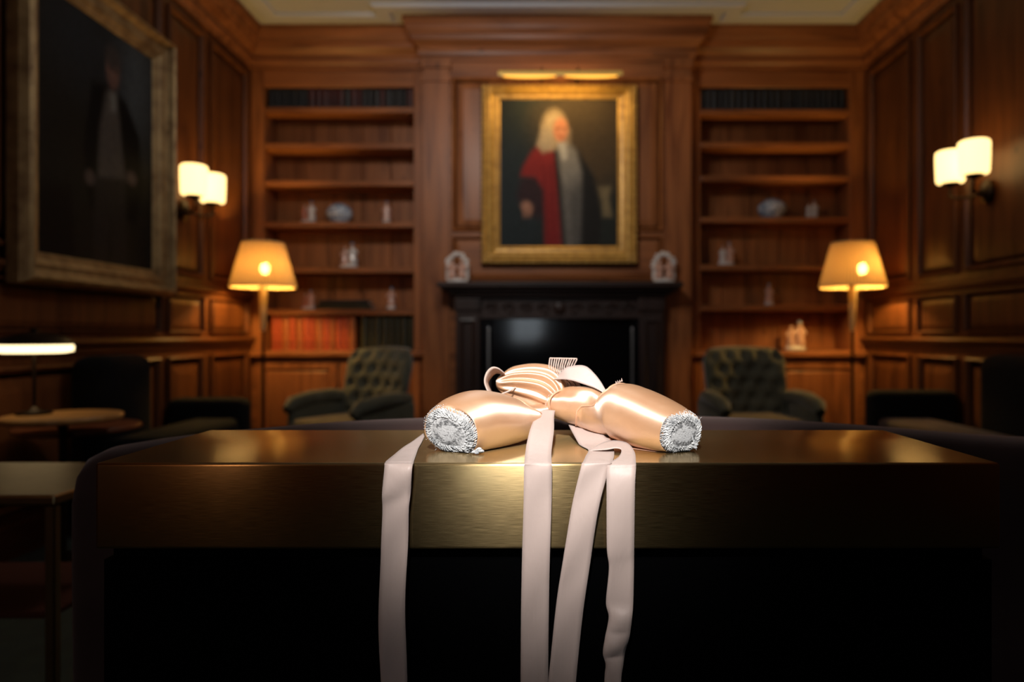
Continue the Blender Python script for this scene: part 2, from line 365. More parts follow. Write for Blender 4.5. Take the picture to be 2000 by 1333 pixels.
# ------------------------------------------------------------------ bookcases
def bookcase(label, x0, x1, xo0, xo1, shelf_py, side):
    """built into the wall: x0..x1 outer, xo0..xo1 opening"""
    t = thing('bookcase', label, 'bookcase', ((x0+x1)/2, YB, 0), 'built in bookcases either side of the fireplace')
    ZB, ZT = .81, 2.827
    for a, b in ((x0, xo0), (xo1, x1)):
        obj('stile', rbox(a, b, YB, YB+.025, ZB, 2.96, .003, 1), M_WZ, t)
    obj('top_rail', rbox(xo0, xo1, YB, YB+.025, ZT, 2.96, .003, 1), M_WX, t)
    obj('side_panel', box(xo0-.02, xo0, YB+.025, 5.49, ZB, 3.05), M_WZ, t); obj('side_panel', box(xo1, xo1+.02, YB+.025, 5.49, ZB, 3.05), M_WZ, t)
    nb = 5; wd = (xo1-xo0)/nb
    for i in range(nb):
        obj('back_board', rbox(xo0+i*wd+.002, xo0+(i+1)*wd-.002, 5.478, 5.494, ZB, 3.05, .004, 1), M_WZ, t)
    for py in shelf_py:
        z = CAMZ+(VY-py)*YB/F
        g = rbox(xo0+.001, xo1-.001, YB+.002, 5.477, z-.045, z, .006, 2)
        obj('shelf', g, M_WX, t)
    # base cabinet
    obj('ledge', rbox(x0, x1, YB-.05, 5.49, ZB-.05, ZB, .012, 3), M_WX, t)
    obj('cabinet_body', box(x0, x1, YB+.012, 5.49, 0, ZB-.05), M_WX, t)
    obj('plinth', rbox(x0, x1, YB-.01, YB+.012, 0, .12, .004, 1), M_WX, t)
    mid = (x0+x1)/2
    for a, b, k in ((x0+.05, mid-.01, 1), (mid+.01, x1-.05, -1)):
        fn = lambda p, q, d: (p, YB+.01-d, q)
        d = obj('cabinet_door', nest(inset((a, b, .14, .73), (a+.09, b-.09, .23, .64), [(0, 0), (0, .016), (.65, .016), (.75, .004), (.85, .0), (1, .006)]), fn), M_WZ, t)
        kx = b-.05 if k == 1 else a+.05
        obj('knob', ball((kx, YB-.025, .5), (.016, .016, .016)), M_GILTD, d, True)
    return t
LPY = [209, 279, 352, 433, 522, 604]; RPY = [213, 277, 343, 424, 517, 596]
LXO, RXO = (-2.134, -.987), (1.206, 2.349)
bookcase('wooden bookcase left of the fireplace with red and dark books on its lowest level', XL+.001, CX0-.001, *LXO, LPY, -1)
bookcase('wooden bookcase right of the fireplace with only dark books at its top', CX1+.001, XR-.001, *RXO, RPY, 1)
def shz(side, i):
    l = LPY if side < 0 else RPY
    return .81 if i == 6 else CAMZ+(VY-l[i])*YB/F

# books: spine towards the room, raised bands, page block
def book_mesh(name, w_, h, d, m):
    pr = []; n = 6
    sp = [(-w_/2+w_*k/n, -.012*math.sin(PI*k/n)) for k in range(n+1)]
    outline = sp+[(w_/2, d), (w_/2-.004, d), (w_/2-.004, .006), (-w_/2+.004, .006), (-w_/2+.004, d), (-w_/2, d)]
    g = rings([[(x, y, z) for x, y in outline] for z in (0, h)], True, True, True)
    pages = box(-w_/2+.0045, w_/2-.0045, .006, d-.006, .004, h-.006)
    bands = []
    for q in (.12, .3, .5, .7, .88):
        bands.append(rings([[(x*1.02, y-.003*math.sin(PI*i/n), q*h+dz) for i, (x, y) in enumerate(sp)] for dz in (-.004, .004)], False))
    me = mesh(name, join(g, pages, *bands), [m, M_PORC], True)
    a = len(g[1])
    for i in range(a, a+6): me.polygons[i].material_index = 1
    return me
def bmat(name, c):
    m = mat(name, c, .45); L(m, ramp(m, noise(m, coords(m), 25, 4), [(.3, tuple(q*.6 for q in c)), (.7, tuple(q*1.3 for q in c))]), B(m).inputs['Base Color']); return m
BK = {'black': bmat('black_book_leather', (.010, .010, .010)), 'ox': bmat('oxblood_book_leather', (.050, .010, .008)), 'red': bmat('red_orange_book_leather', (.34, .055, .016)),
      'rust': bmat('rust_book_leather', (.30, .085, .022)), 'green': bmat('dark_green_book_leather', (.022, .022, .010)), 'char': bmat('charcoal_book_leather', (.016, .014, .013))}
BM = {}
def books(x0, x1, z, names, hs, ws, label, group, y=YB+.05):
    x = x0; k = 0
    while x < x1-.02:
        nm = names[k % len(names)] if not callable(names) else names(x)
        wi = random.randrange(len(ws)); w_ = ws[wi]; h = hs[k % len(hs)]
        if x+w_ > x1: break
        key = (nm, w_, h)
        if key not in BM: BM[key] = book_mesh('book', w_, h, .17, BK[nm])
        o = bpy.data.objects.new('book', BM[key]); C.objects.link(o)
        o.location = (x+w_/2, y+random.uniform(0, .012), z+.0005)
        o['label'] = label if isinstance(label, str) else label(x, nm); o['category'] = 'book'; o['group'] = group if isinstance(group, str) else group(x, nm)
        x += w_+.0008; k += 1
def ltop(x): return 'black' if x < -1.82 else ('ox' if (x < -1.56 and random.random() < .8) or random.random() < .3 else 'char')
books(LXO[0]+.01, LXO[1]-.01, shz(-1, 0), ltop, [.22, .235, .225], [.036, .042, .05],
      lambda x, nm: {'black': 'black leather book at the left end of the left bookcase top shelf', 'ox': 'oxblood leather book on the top shelf of the left bookcase', 'char': 'charcoal leather book on the top shelf of the left bookcase'}[nm],
      lambda x, nm: nm+' books on the left top shelf')
books(RXO[0]+.01, RXO[1]-.01, shz(1, 0), ['black', 'char', 'black', 'black'], [.22, .23, .235], [.038, .045, .052], lambda x, nm: 'black leather book in the top row of the right bookcase' if nm == 'black' else 'charcoal leather book in the top row of the right bookcase', lambda x, nm: nm+' books on the right top shelf')
books(-2.095, -1.415, .81, ['red', 'red', 'rust', 'red', 'rust'], [.262, .268, .255], [.04, .05, .056], lambda x, nm: 'red orange bound book in the lowest row of the left bookcase' if nm == 'red' else 'rust brown bound book in the lowest row of the left bookcase', lambda x, nm: nm+' books on the lowest left level')
books(-1.405, LXO[1]-.012, .81, ['green'], [.265, .25, .26], [.045, .055], 'dark green bound book beside the red row in the left bookcase', 'dark green books on the lowest left level')
for i, (h, yy) in enumerate(((0, .03), (.036, .028))):
    o = bpy.data.objects.new('book', book_mesh('book', .034, .42-.04*i, .16, BK['char' if i else 'green'])); C.objects.link(o)
    o.rotation_euler = (0, PI/2, 0); o.location = (-1.74+.02*i, YB+yy, shz(-1, 5)+.0175+h)
    o['label'] = ('dark green book lying flat at the bottom of a pile of two', 'charcoal book lying flat on top of another on the shelf')[i]; o['category'] = 'book'

# ------------------------------------------------------------------ pottery on the shelves and the mantel
def figure_parts(t, x, y, z, s, gown, lean=0., hat=True, arms=1):
    obj('gown', lathe([(.030*s, 0), (.034*s, .01*s), (.030*s, .05*s), (.020*s, .085*s), (.024*s, .11*s), (.022*s, .125*s), (.008*s, .135*s)], 14, (x, y, z), lobes=7, amp=.06), gown, t, True)
    hd = obj('head', join(ball((x+lean*s, y-.003*s, z+.150*s), (.0135*s, .014*s, .0165*s)), ball((x+lean*s, y-.017*s, z+.149*s), .003*s, 6, 5), tube([(x+lean*.5*s, y, z+.13*s), (x+lean*s, y, z+.142*s)], .006*s)), M_SKIN, t, True)
    if hat: obj('hat', lathe([(.021*s, 0), (.020*s, .003*s), (.012*s, .005*s), (.010*s, .014*s), (.004*s, .017*s)], 12, (x+lean*s, y, z+.160*s)), M_BLUEG, hd, True)
    for q in (-1, 1):
        obj('arm', tube([(x+q*.020*s, y, z+.118*s), (x+q*.036*s, y-.006*s, z+.09*s), (x+q*.018*s, y-.026*s, z+.075*s)], [.009*s, .008*s, .006*s], 8, 0), gown, t, True)
def base_parts(t, x, y, z, w_, s):
    obj('base', xf(lathe([(.9, 0), (1.0, .006), (1.0, .014), (.92, .022), (.7, .028)], 20), lambda a, b, c: (x+a*w_, y+b*.030*s, z+c*s)), M_PORC, t, True)
def single(name, label, px, side, si, s, gown, cat='figurine', yy=5.33, lean=0, hat=True):
    z = shz(side, si)+.0005; x = (px-VX)*yy/F
    t = thing(name, label, cat, (x, yy, z)); base_parts(t, x, yy, z, .036*s, s); figure_parts(t, x, yy, z+.026*s, s*.85, gown, lean, hat)
    # tree stump / bocage behind the figure
    obj('tree_stump', tube([(x+.018*s, yy+.022*s, z+.02*s), (x+.024*s, yy+.024*s, z+.09*s), (x+.014*s, yy+.024*s, z+.14*s)], [.012*s, .010*s, .005*s]), M_RUST, t, True)
    return t
def couple(name, label, px, side, si, s, g1, g2, yy=5.33):
    z = shz(side, si)+.0005; x = (px-VX)*yy/F
    t = thing(name, label, 'figurine', (x, yy, z)); base_parts(t, x, yy, z, .062*s, s)
    figure_parts(t, x-.026*s, yy, z+.026*s, s*.72, g1, .004, False); figure_parts(t, x+.028*s, yy, z+.026*s, s*.86, g2, -.004)
    return t
def jar(label, px, side, si, r, h, yy=5.34):
    z = shz(side, si)+.0005; x = (px-VX)*yy/F
    t = thing('porcelain_jar', label, 'jar', (x, yy, z), 'blue and white jars')
    obj('body', lathe([(r*.5, 0), (r*.56, h*.02), (r*.60, h*.06), (r*.86, h*.25), (r, h*.5), (r*.95, h*.72), (r*.7, h*.90), (r*.5, h*.95), (r*.5, h*.97)], 40, (x, yy, z), lobes=20, amp=.018), M_JAR, t, True)
    obj('lid', lathe([(r*.56, h*.965), (r*.56, h*.985), (r*.40, h*1.03), (r*.12, h*1.05), (r*.10, h*1.08), (r*.02, h*1.10)], 24, (x, yy, z)), M_BLUEG, t, True)
jar('blue and white lobed jar between two figurines in the left bookcase', 663, -1, 3, .100, .150)
jar('blue and white lobed jar beside a white figurine in the right bookcase', 1508, 1, 3, .110, .150)
couple('figurine_group', 'white figurine pair with red details left of the blue jar', 602, -1, 3, 1.0, M_RUST, M_PORC)
single('figurine', 'pinkish figurine right of the blue jar in the left bookcase', 755, -1, 3, 1.0, M_PINK)
couple('figurine_group', 'pale two figure pottery group alone on a left bookcase shelf', 681, -1, 4, 1.15, M_PINK, M_PORC)
couple('figurine_group', 'small figurine pair above the red books in the left bookcase', 602, -1, 5, .85, M_RUST, M_PINK)
single('figurine', 'brownish figurine at the right end above the dark green books', 764, -1, 5, 1.0, M_PINK, lean=.004)
couple('figurine_group', 'squat white figurine pair right of the blue jar in the right bookcase', 1585, 1, 3, .85, M_PORC, M_PORC)
couple('figurine_group', 'white pottery group alone at the left of a right bookcase shelf', 1418, 1, 4, 1.05, M_PORC, M_PINK)
single('figurine', 'pink and blue figurine on the lowest shelf of the right bookcase', 1502, 1, 5, 1.0, M_PINK)
couple('figurine_group', 'pink figurine pair standing on the ledge of the right bookcase', 1553, 1, 6, 1.3, M_PINK, M_PINK, 5.25)
MZ = 1.307
def arbour(label, px):
    yy = 4.93; x = (px-VX)*yy/F; z = MZ+.0005
    t = thing('mantel_figurine', label, 'figurine', (x, yy, z)); base_parts(t, x, yy, z, .078, 1.1)
    A = [(x+.068*math.cos(a), yy+.012, z+.12+.085*math.sin(a)) for a in [PI*k/12 for k in range(13)]]
    A = [(x+.070, yy+.012, z+.025)]+A+[(x-.070, yy+.012, z+.025)]
    obj('arbour_arch', tube(A, .015, 8), M_PORC, t, True)
    lv = []
    for k in range(22):
        a = PI*k/21; q = .068+random.uniform(-.008, .016)
        lv.append(ball((x+q*math.cos(a), yy+.004+random.uniform(-.008, .008), z+.12+(q+.018)*math.sin(a)), (.014, .010, .012), 6, 5))
    obj('leaf_cluster', join(*lv), M_PORC, t, True)
    figure_parts(t, x-.036, yy-.008, z+.028, .85, M_PINK, .004, False); figure_parts(t, x+.036, yy-.008, z+.028, .85, M_PINK, -.004, False)
arbour('white arbour figurine at the left end of the mantel shelf', 893)
arbour('white arbour figurine at the right end of the mantel shelf', 1297)

# ------------------------------------------------------------------ fireplace
fp = thing('fireplace', 'dark carved fireplace with black glass front under the red robed portrait', 'fireplace', (.122, 4.95, 0))
fc = .1225
obj('mantel_shelf', rbox(fc-.87, fc+.87, 4.80, YC-.001, 1.268, MZ, .008, 2), M_MANTEL, fp)
for i, (hw, yf, z0, z1) in enumerate(((.845, 4.825, 1.248, 1.268), (.80, 4.86, 1.222, 1.248), (.765, 4.885, 1.20, 1.222))):
    obj('bed_moulding', rbox(fc-hw, fc+hw, yf, YC-.001, z0, z1, .008, 2), M_MANTEL, fp)
obj('frieze', box(fc-.75, fc+.75, 4.93, YC-.001, 1.05, 1.20), M_MANTEL, fp)
def scroll(cx, cz, s, sg):
    P = []
    for k in range(26):
        a = k/25*3.4*PI; r = s*(1-k/25*.85); P.append((cx+sg*(r*math.cos(a)-s), 4.925, cz+r*math.sin(a)*.8))
    return tube(P, [.010*(1-.6*k/25) for k in range(26)], 6)
cv = []
for sg in (-1, 1):
    for k in range(5):
        cv.append(scroll(fc+sg*(.16+k*.125), 1.125, .045, sg)); cv.append(ball((fc+sg*(.10+k*.125), 4.925, 1.125+(.03 if k % 2 else -.03)), (.022, .010, .014), 8, 5))
cv.append(ball((fc, 4.925, 1.125), (.05, .016, .05), 14, 7)); cv.append(ball((fc, 4.915, 1.125), (.025, .014, .025), 10, 6))
obj('carved_scrollwork', join(*cv), M_MANTEL, fp, True)
for a, b in ((fc-.75, fc-.575), (fc+.575, fc+.75)):
    j = obj('jamb', rbox(a, b, 4.915, YC-.001, .0, 1.10, .006, 2), M_MANTELZ, fp)
    obj('jamb_capital', rbox(a-.012, b+.012, 4.90, YC-.002, 1.10, 1.20, .012, 2), M_MANTELZ, j)
    obj('jamb_plinth', rbox(a-.012, b+.012, 4.895, YC-.002, 0, .16, .006, 2), M_MANTELZ, j)
    obj('jamb_panel', nest(inset((a+.03, b-.03, .22, 1.05), (a+.06, b-.06, .26, 1.01), [(0, 0), (0, .010), (.4, .014), (1, -.002)]), lambda p, q, d: (p, 4.914-d, q)), M_MANTELZ, j)
for a, b in ((fc-.575, fc-.505), (fc+.505, fc+.575)):
    obj('slip', box(a, b, 4.965, YC-.001, 0, 1.05), M_BLACKGLASS, fp)
obj('firebox', join(box(OX0+.0, OX1, 5.40, 5.46, 0, OZ), box(OX0-.0+.001, OX0+.02, 5.0, 5.40, 0, OZ), box(OX1-.02, OX1-.001, 5.0, 5.40, 0, OZ)), M_SOOT, fp)
obj('fire_glass', box(fc-.50, fc+.50, 4.985, 4.991, .05, 1.045), M_BLACKGLASS, fp)
for sx in (-.515, .527): obj('steel_post', rbox(fc+sx-.008, fc+sx+.008, 4.94, 4.96, .05, .985, .004, 2), M_STEEL, fp)
obj('hearth', rbox(fc-.85, fc+.85, 4.60, 4.915, 0, .03, .006, 2), M_BLACKGLASS, fp)

# ------------------------------------------------------------------ paintings
def sd_poly(U, V, P):
    d = np.full(U.shape, 1e9); s = np.ones(U.shape); n = len(P)
    for i in range(n):
        a = P[i]; b = P[i-1]; ex, ey = b[0]-a[0], b[1]-a[1]; wx, wy = U-a[0], V-a[1]
        t = np.clip((wx*ex+wy*ey)/(ex*ex+ey*ey), 0, 1); d = np.minimum(d, (wx-ex*t)**2+(wy-ey*t)**2)
        c1 = V >= a[1]; c2 = V < b[1]; c3 = ex*wy > ey*wx
        m = (c1 & c2 & c3) | (~c1 & ~c2 & ~c3); s = np.where(m, -s, s)
    return s*np.sqrt(d)
def paint(col, sd, c, soft=.012, op=1.):
    k = np.clip(.5-sd/(2*soft), 0, 1)[..., None]*op
    col[:] = col*(1-k)+np.array(c)*k
def ell(U, V, x, y, a, b, rot=0):
    c, s = math.cos(rot), math.sin(rot); p, q = (U-x)*c+(V-y)*s, -(U-x)*s+(V-y)*c
    return (np.sqrt((p/a)**2+(q/b)**2)-1)*min(a, b)
def canvas(name, fn, nu, nv, art, parent, flip=False):
    """fn(u,v): u left to right, v top to bottom"""
    u = np.linspace(0, 1, nu+1); v = np.linspace(0, 1, nv+1); V, U = np.meshgrid(v, u, indexing='ij')
    col = art(U, V); vs = [fn(a, b) for b in v for a in u]
    fs = [(j*(nu+1)+i, j*(nu+1)+i+1, (j+1)*(nu+1)+i+1, (j+1)*(nu+1)+i) for j in range(nv) for i in range(nu)]
    o = obj(name, (vs, fs), M_PAINT, parent)
    ca = o.data.color_attributes.new('Col', 'FLOAT_COLOR', 'POINT')
    ca.data.foreach_set('color', np.concatenate([col.reshape(-1, 3), np.ones((col.shape[0]*col.shape[1], 1))], 1).ravel().astype(np.float32))
    return o
def art_judge(U, V):
    rng = np.random.RandomState(3)
    col = np.zeros(U.shape+(3,)); col[:] = (.020, .023, .020)
    paint(col, ell(U, V, .72, .25, .45, .4), (.060, .040, .022), .12)
    paint(col, ell(U, V, .1, .7, .3, .5), (.018, .024, .026), .1)
    paint(col, sd_poly(U, V, [(.64, .40), (.80, .55), (.86, .80), (.84, 1.1), (.56, 1.1), (.56, .5)]), (.020, .019, .018), .03)
    paint(col, sd_poly(U, V, [(.17, .55), (.36, .50), (.40, .70), (.34, .82), (.20, .76), (.14, .66)]), (.030, .016, .018), .03)   # dark sleeve
    paint(col, sd_poly(U, V, [(.36, .28), (.46, .30), (.52, .60), (.545, 1.1), (.38, 1.1), (.37, .62), (.30, .53), (.17, .52), (.19, .46), (.26, .36)]), (.20, .020, .018), .018)
    for x0, x1 in ((.36, .41), (.42, .46), (.47, .51)):
        paint(col, sd_poly(U, V, [(x0, .45), (x0+.02, .45), (x1+.02, 1.1), (x1, 1.1)]), (.10, .009, .011), .02, .6)
    paint(col, sd_poly(U, V, [(.45, .30), (.50, .30), (.60, 1.1), (.545, 1.1)]), (.016, .012, .012), .012)
    paint(col, sd_poly(U, V, [(.48, .29), (.57, .28), (.66, .36), (.70, .50), (.68, 1.1), (.58, 1.1), (.53, .6)]), (.20, .18, .155), .025)
    paint(col, sd_poly(U, V, [(.55, .62), (.74, .52), (.74, 1.1), (.57, 1.1)]), (.060, .056, .052), .08, .85)
    paint(col, sd_poly(U, V, [(.66, .34), (.80, .52), (.86, .80), (.84, 1.1), (.69, 1.1), (.71, .5)]), (.016, .015, .014), .02)
    paint(col, ell(U, V, .46, .20, .105, .125), (.42, .30, .17), .03)           # long wig
    paint(col, sd_poly(U, V, [(.36, .18), (.45, .22), (.46, .34), (.36, .36), (.31, .31)]), (.36, .27, .17), .02)
    paint(col, sd_poly(U, V, [(.53, .22), (.60, .20), (.60, .30), (.55, .31)]), (.22, .16, .10), .02)
    paint(col, ell(U, V, .515, .205, .062, .082), (.52, .20, .10), .015)        # face
    paint(col, ell(U, V, .495, .195, .013, .007), (.12, .05, .03), .008); paint(col, ell(U, V, .545, .195, .011, .007), (.12, .05, .03), .008)
    paint(col, ell(U, V, .524, .215, .009, .022), (.60, .26, .14), .008); paint(col, ell(U, V, .520, .252, .020, .006), (.30, .07, .05), .006)
    paint(col, sd_poly(U, V, [(.49, .30), (.56, .29), (.58, .40), (.53, .42)]), (.42, .38, .32), .012)
    paint(col, ell(U, V, .225, .735, .05, .04, .4), (.30, .15, .10), .015)       # hand
    for k in range(4): paint(col, ell(U, V, .20+.02*k, .77, .009, .03, .2), (.27, .13, .085), .008)
    paint(col, sd_poly(U, V, [(.84, .60), (.95, .59), (.93, .68), (.96, .80), (.88, .80), (.87, .70)]), (.17, .13, .07), .02)
    return col*(1+.12*rng.randn(*U.shape))[..., None].clip(.5, 1.5)
def art_gent(U, V):
    rng = np.random.RandomState(5)
    col = np.zeros(U.shape+(3,)); col[:] = (.014, .012, .009)
    paint(col, ell(U, V, .80, .16, .20, .28), (.055, .062, .064), .14)
    paint(col, ell(U, V, .35, .12, .3, .2), (.018, .019, .02), .12)
    paint(col, sd_poly(U, V, [(.42, .26), (.55, .24), (.72, .27), (.86, .40), (.90, .62), (.82, .80), (.40, .78), (.34, .55)]), (.004, .004, .004), .02)
    paint(col, sd_poly(U, V, [(.54, .27), (.64, .27), (.68, .45), (.72, .62), (.46, .66), (.48, .45)]), (.070, .058, .048), .02)
    paint(col, sd_poly(U, V, [(.57, .26), (.63, .26), (.63, .34), (.58, .35)]), (.14, .13, .11), .012)
    paint(col, sd_poly(U, V, [(.44, .66), (.72, .62), (.74, 1.1), (.60, 1.1), (.58, .8), (.54, 1.1), (.42, 1.1)]), (.022, .018, .016), .02)
    paint(col, ell(U, V, .60, .17, .062, .078), (.13, .068, .050), .015)
    paint(col, ell(U, V, .60, .115, .072, .05), (.045, .035, .03), .02)
    paint(col, ell(U, V, .58, .165, .012, .006), (.03, .018, .014), .006); paint(col, ell(U, V, .625, .165, .012, .006), (.03, .018, .014), .006); paint(col, ell(U, V, .604, .185, .009, .018), (.17, .09, .065), .006)
    paint(col, ell(U, V, .78, .60, .05, .03), (.09, .06, .048), .012); paint(col, ell(U, V, .40, .66, .04, .03), (.085, .06, .05), .012)
    paint(col, sd_poly(U, V, [(.0, .75), (.25, .72), (.3, 1.1), (0, 1.1)]), (.008, .006, .005), .03)
    return col*(1+.12*rng.randn(*U.shape))[..., None].clip(.5, 1.5)
def cx_(px, y): return (px-VX)*y/F
def cz_(py, y): return CAMZ+(VY-py)*y/F
p1 = thing('framed_painting', 'gilt framed portrait of a figure in white wig and red robe above the mantel', 'painting', (.12, YC-.03, 1.44))
IX0, IX1, IZ0, IZ1 = cx_(978, 5.02), cx_(1205, 5.02), cz_(480, 5.02), cz_(195, 5.02)
canvas('canvas', lambda u, v: (IX0+(IX1-IX0)*u, 5.025, IZ1+(IZ0-IZ1)*v), 90, 112, art_judge, p1)
oR = (-.455, .700, 1.445, 2.770); iR = (IX0-.004, IX1+.004, IZ0-.004, IZ1+.004)
fF = lambda a, b, d: (a, 5.048-d, b)
obj('frame', nest(inset(oR, iR, [(.16, 0), (.16, .055), (.28, .066), (.36, .055), (.48, .060), (.60, .052), (.72, .030), (.84, .026), (.90, .034), (1, .024)]), fF, False), M_GILT, p1)
rim = [nest(inset(oR, iR, [(0, 0), (0, .030), (.08, .048), (.18, .050), (.20, 0)]), fF, False)]
obj('outer_rim', rim[0], M_DGOLD, p1)
orn = []
for k in range(26):
    for zz in (oR[2]+.02, oR[3]-.02): orn.append(ball((oR[0]+.03+(oR[1]-oR[0]-.06)*k/25, 4.996, zz), (.020, .010, .014), 8, 5))
for k in range(30):
    for xx in (oR[0]+.02, oR[1]-.02): orn.append(ball((xx, 4.996, oR[2]+.03+(oR[3]-oR[2]-.06)*k/29), (.014, .010, .019), 8, 5))
for xx in (oR[0]+.05, oR[1]-.05):
    for zz in (oR[2]+.05, oR[3]-.05):
        orn += [ball((xx+.022*math.cos(q*1.05), 4.992, zz+.022*math.sin(q*1.05)), (.016, .010, .016), 8, 5) for q in range(6)]
obj('carved_leaf_border', join(*orn), M_GILT, p1, True)
obj('backing', box(oR[0]+.02, oR[1]-.02, 5.028, 5.050, oR[2]+.02, oR[3]-.02), M_MANTEL, p1)

p2 = thing('framed_painting', 'large dark portrait of a standing figure in a wide gilt frame on the left wall', 'painting', (XL+.05, 3.37, 1.14))
oL = (2.80, 3.955, 1.150, 2.615); k = .145; iL = (oL[0]+k, oL[1]-k, oL[2]+k, oL[3]-k)
fP = lambda a, b, d: (XL+.028+d, a, b)
canvas('canvas', lambda u, v: fP(iL[0]-.004+(iL[1]-iL[0]+.008)*u, iL[3]+.004-(iL[3]-iL[2]+.008)*v, .020), 90, 112, art_gent, p2)
obj('frame', nest(inset(oL, iL, [(0, 0), (0, .05), (.10, .085), (.20, .095), (.28, .085), (.36, .060), (.46, .052), (.60, .058), (.74, .048), (.82, .034), (.92, .034), (1, .019)]), fP, False), M_GILTD, p2)
obj('backing', box(XL+.028, XL+.046, oL[0]+.02, oL[1]-.02, oL[2]+.02, oL[3]-.02), M_MANTEL, p2)

# picture light above the mantel portrait
pl = thing('picture_light', 'brass picture light glowing over the portrait above the mantel', 'lamp', (.12, YC-.02, 2.78))
pcx, py0, pz0 = .122, 4.76, 2.735
R0 = []
for k in range(13):
    a = math.radians(-12+k*130/12)   # open side faces down towards the picture
    R0.append((py0-.042*math.cos(a), pz0+.042*math.sin(a)*.85))
obj('reflector', join(rings([[(pcx+sx, y, z) for y, z in R0] for sx in (-.43, .43)], False), rings([[(pcx+sx, py0+(y-py0)*1.04, pz0+(z-pz0)*1.04+.0005) for y, z in R0] for sx in (-.43, .43)], False)), M_REFL, pl, True)
for sx in (-.215, .215):
    obj('bulb', ball((pcx+sx, py0, pz0+.002), (.19, .013, .013), 12, 12), M_PBULB, pl, True)
    obj('arm', tube([(pcx+sx*.6, py0-.005, pz0+.036), (pcx+sx*.6, py0+.08, pz0+.09), (pcx+sx*.6, 4.99, pz0+.09), (pcx+sx*.6, 5.055, pz0+.06)], .006, 8, 16), M_DARKMETAL, pl, True)

_al = bpy.data.lights.new('picture_light_glow', 'AREA'); _ao = bpy.data.objects.new('picture_light_glow', _al); C.objects.link(_ao)
_al.shape = 'RECTANGLE'; _al.size = .62; _al.size_y = .02; _al.energy = 3.2; _al.color = (1, .66, .20)
_ao.parent = pl; _ao.location = (pcx-.12, py0+.012-(YC-.02), pz0-.016-2.78); _ao.rotation_euler = Vector((0, .80, -.60)).to_track_quat('-Z', 'X').to_euler()
_ao.rotation_euler = (math.radians(53), 0, 0)
# ------------------------------------------------------------------ lamps
def floor_lamp(label, px, bulb_dx, y=4.70):
    x = (px-VX)*y/F; t = thing('floor_lamp', label, 'lamp', (x, y, 0), 'floor lamps in front of the bookcases')
    zb, zt = 1.262, 1.562
    obj('base', lathe([(.001, 0), (.15, 0), (.15, .012), (.13, .022), (.04, .030), (.02, .05), (.012, .07)], 32, (x, y, 0)), M_DARKMETAL, t, True)
    obj('pole', tube([(x, y, .05), (x, y, .97)], .011, 12), M_DARKMETAL, t, True)
    obj('candle_tube', lathe([(.012, .955), (.015, .965), (.018, 1.0), (.024, 1.12), (.029, 1.25), (.029, 1.29), (.004, 1.295)], 20, (x, y, 0)), M_CREAM, t, True)
    n = 120; rs = []
    for q in range(7):
        f = q/6; r = .214+(.134-.214)*f; am = .0050
        rs.append([(x+(r+am*(1 if j % 2 else -1))*math.cos(2*PI*j/n), y+(r+am*(1 if j % 2 else -1))*math.sin(2*PI*j/n), zb+(zt-zb)*f) for j in range(n)])
    sh = obj('shade', rings(rs), M_SHADE, t)
    tr = lambda r, z: tube([(x+r*math.cos(2*PI*j/48), y+r*math.sin(2*PI*j/48), z) for j in range(49)], .006, 6)
    obj('shade_trim', tr(.215, zb), M_CREAM, sh, True); obj('shade_trim', tr(.135, zt), M_CREAM, sh, True)
    obj('bulb', ball((x+bulb_dx, y-.02, 1.385), (.032, .032, .040), 14, 10), M_BULB, t, True)
    obj('bulb_holder', tube([(x, y, 1.285), (x+bulb_dx*.7, y-.012, 1.32), (x+bulb_dx, y-.02, 1.352)], .011, 8), M_GILTD, t, True)
    obj('shade_carrier', join(tube([(x, y, 1.27), (x+.13, y, 1.56)], .0025, 6), tube([(x, y, 1.27), (x-.13, y, 1.56)], .0025, 6)), M_GILTD, t)
floor_lamp('floor lamp with pleated cream shade in front of the left bookcase', 514, .02)
floor_lamp('floor lamp with pleated cream shade in front of the right bookcase', 1665, .06)
def sconce(label, xw, sg, xs, ys, z0):
    """xw wall, sg inward direction, shades at xs, along the wall at ys"""
    ym = sum(ys)/2; t = thing('wall_sconce', label, 'lamp', (xw, ym, z0-.1), 'twin shade wall sconces')
    obj('backplate', xf(lathe([(.001, 0), (.055, 0), (.055, .010), (.040, .020), (.012, .03)], 24), lambda a, b, c: (xw+sg*(c+.026), ym+a, z0-.16+b*1.2)), M_DARKMETAL, t, True)
    for yq in ys:
        a = obj('arm', tube([(xw+sg*.03, ym, z0-.16), (xw+sg*.09, ym+(yq-ym)*.4, z0-.18), (xs, ym+(yq-ym)*.95, z0-.17), (xs, yq, z0-.10)], .008, 8, 18), M_DARKMETAL, t, True)
        obj('cup', lathe([(.010, -.115), (.03, -.108), (.046, -.096), (.046, -.091)], 20, (xs, yq, z0)), M_DARKMETAL, a, True)
        obj('shade', lathe([(.045, -.092), (.068, -.088), (.073, -.075), (.076, 0), (.077, .07), (.074, .082), (.066, .088), (.060, .086)], 28, (xs, yq, z0), False), M_GLASSSHADE, t, True)
sconce('twin sconce with glowing glass shades beside the large dark portrait', XL, 1, -2.08, (4.07, 4.30), 1.855)
sconce('twin sconce with glowing glass shades on the right wall', XR, -1, 2.30, (3.85, 3.64), 1.88)

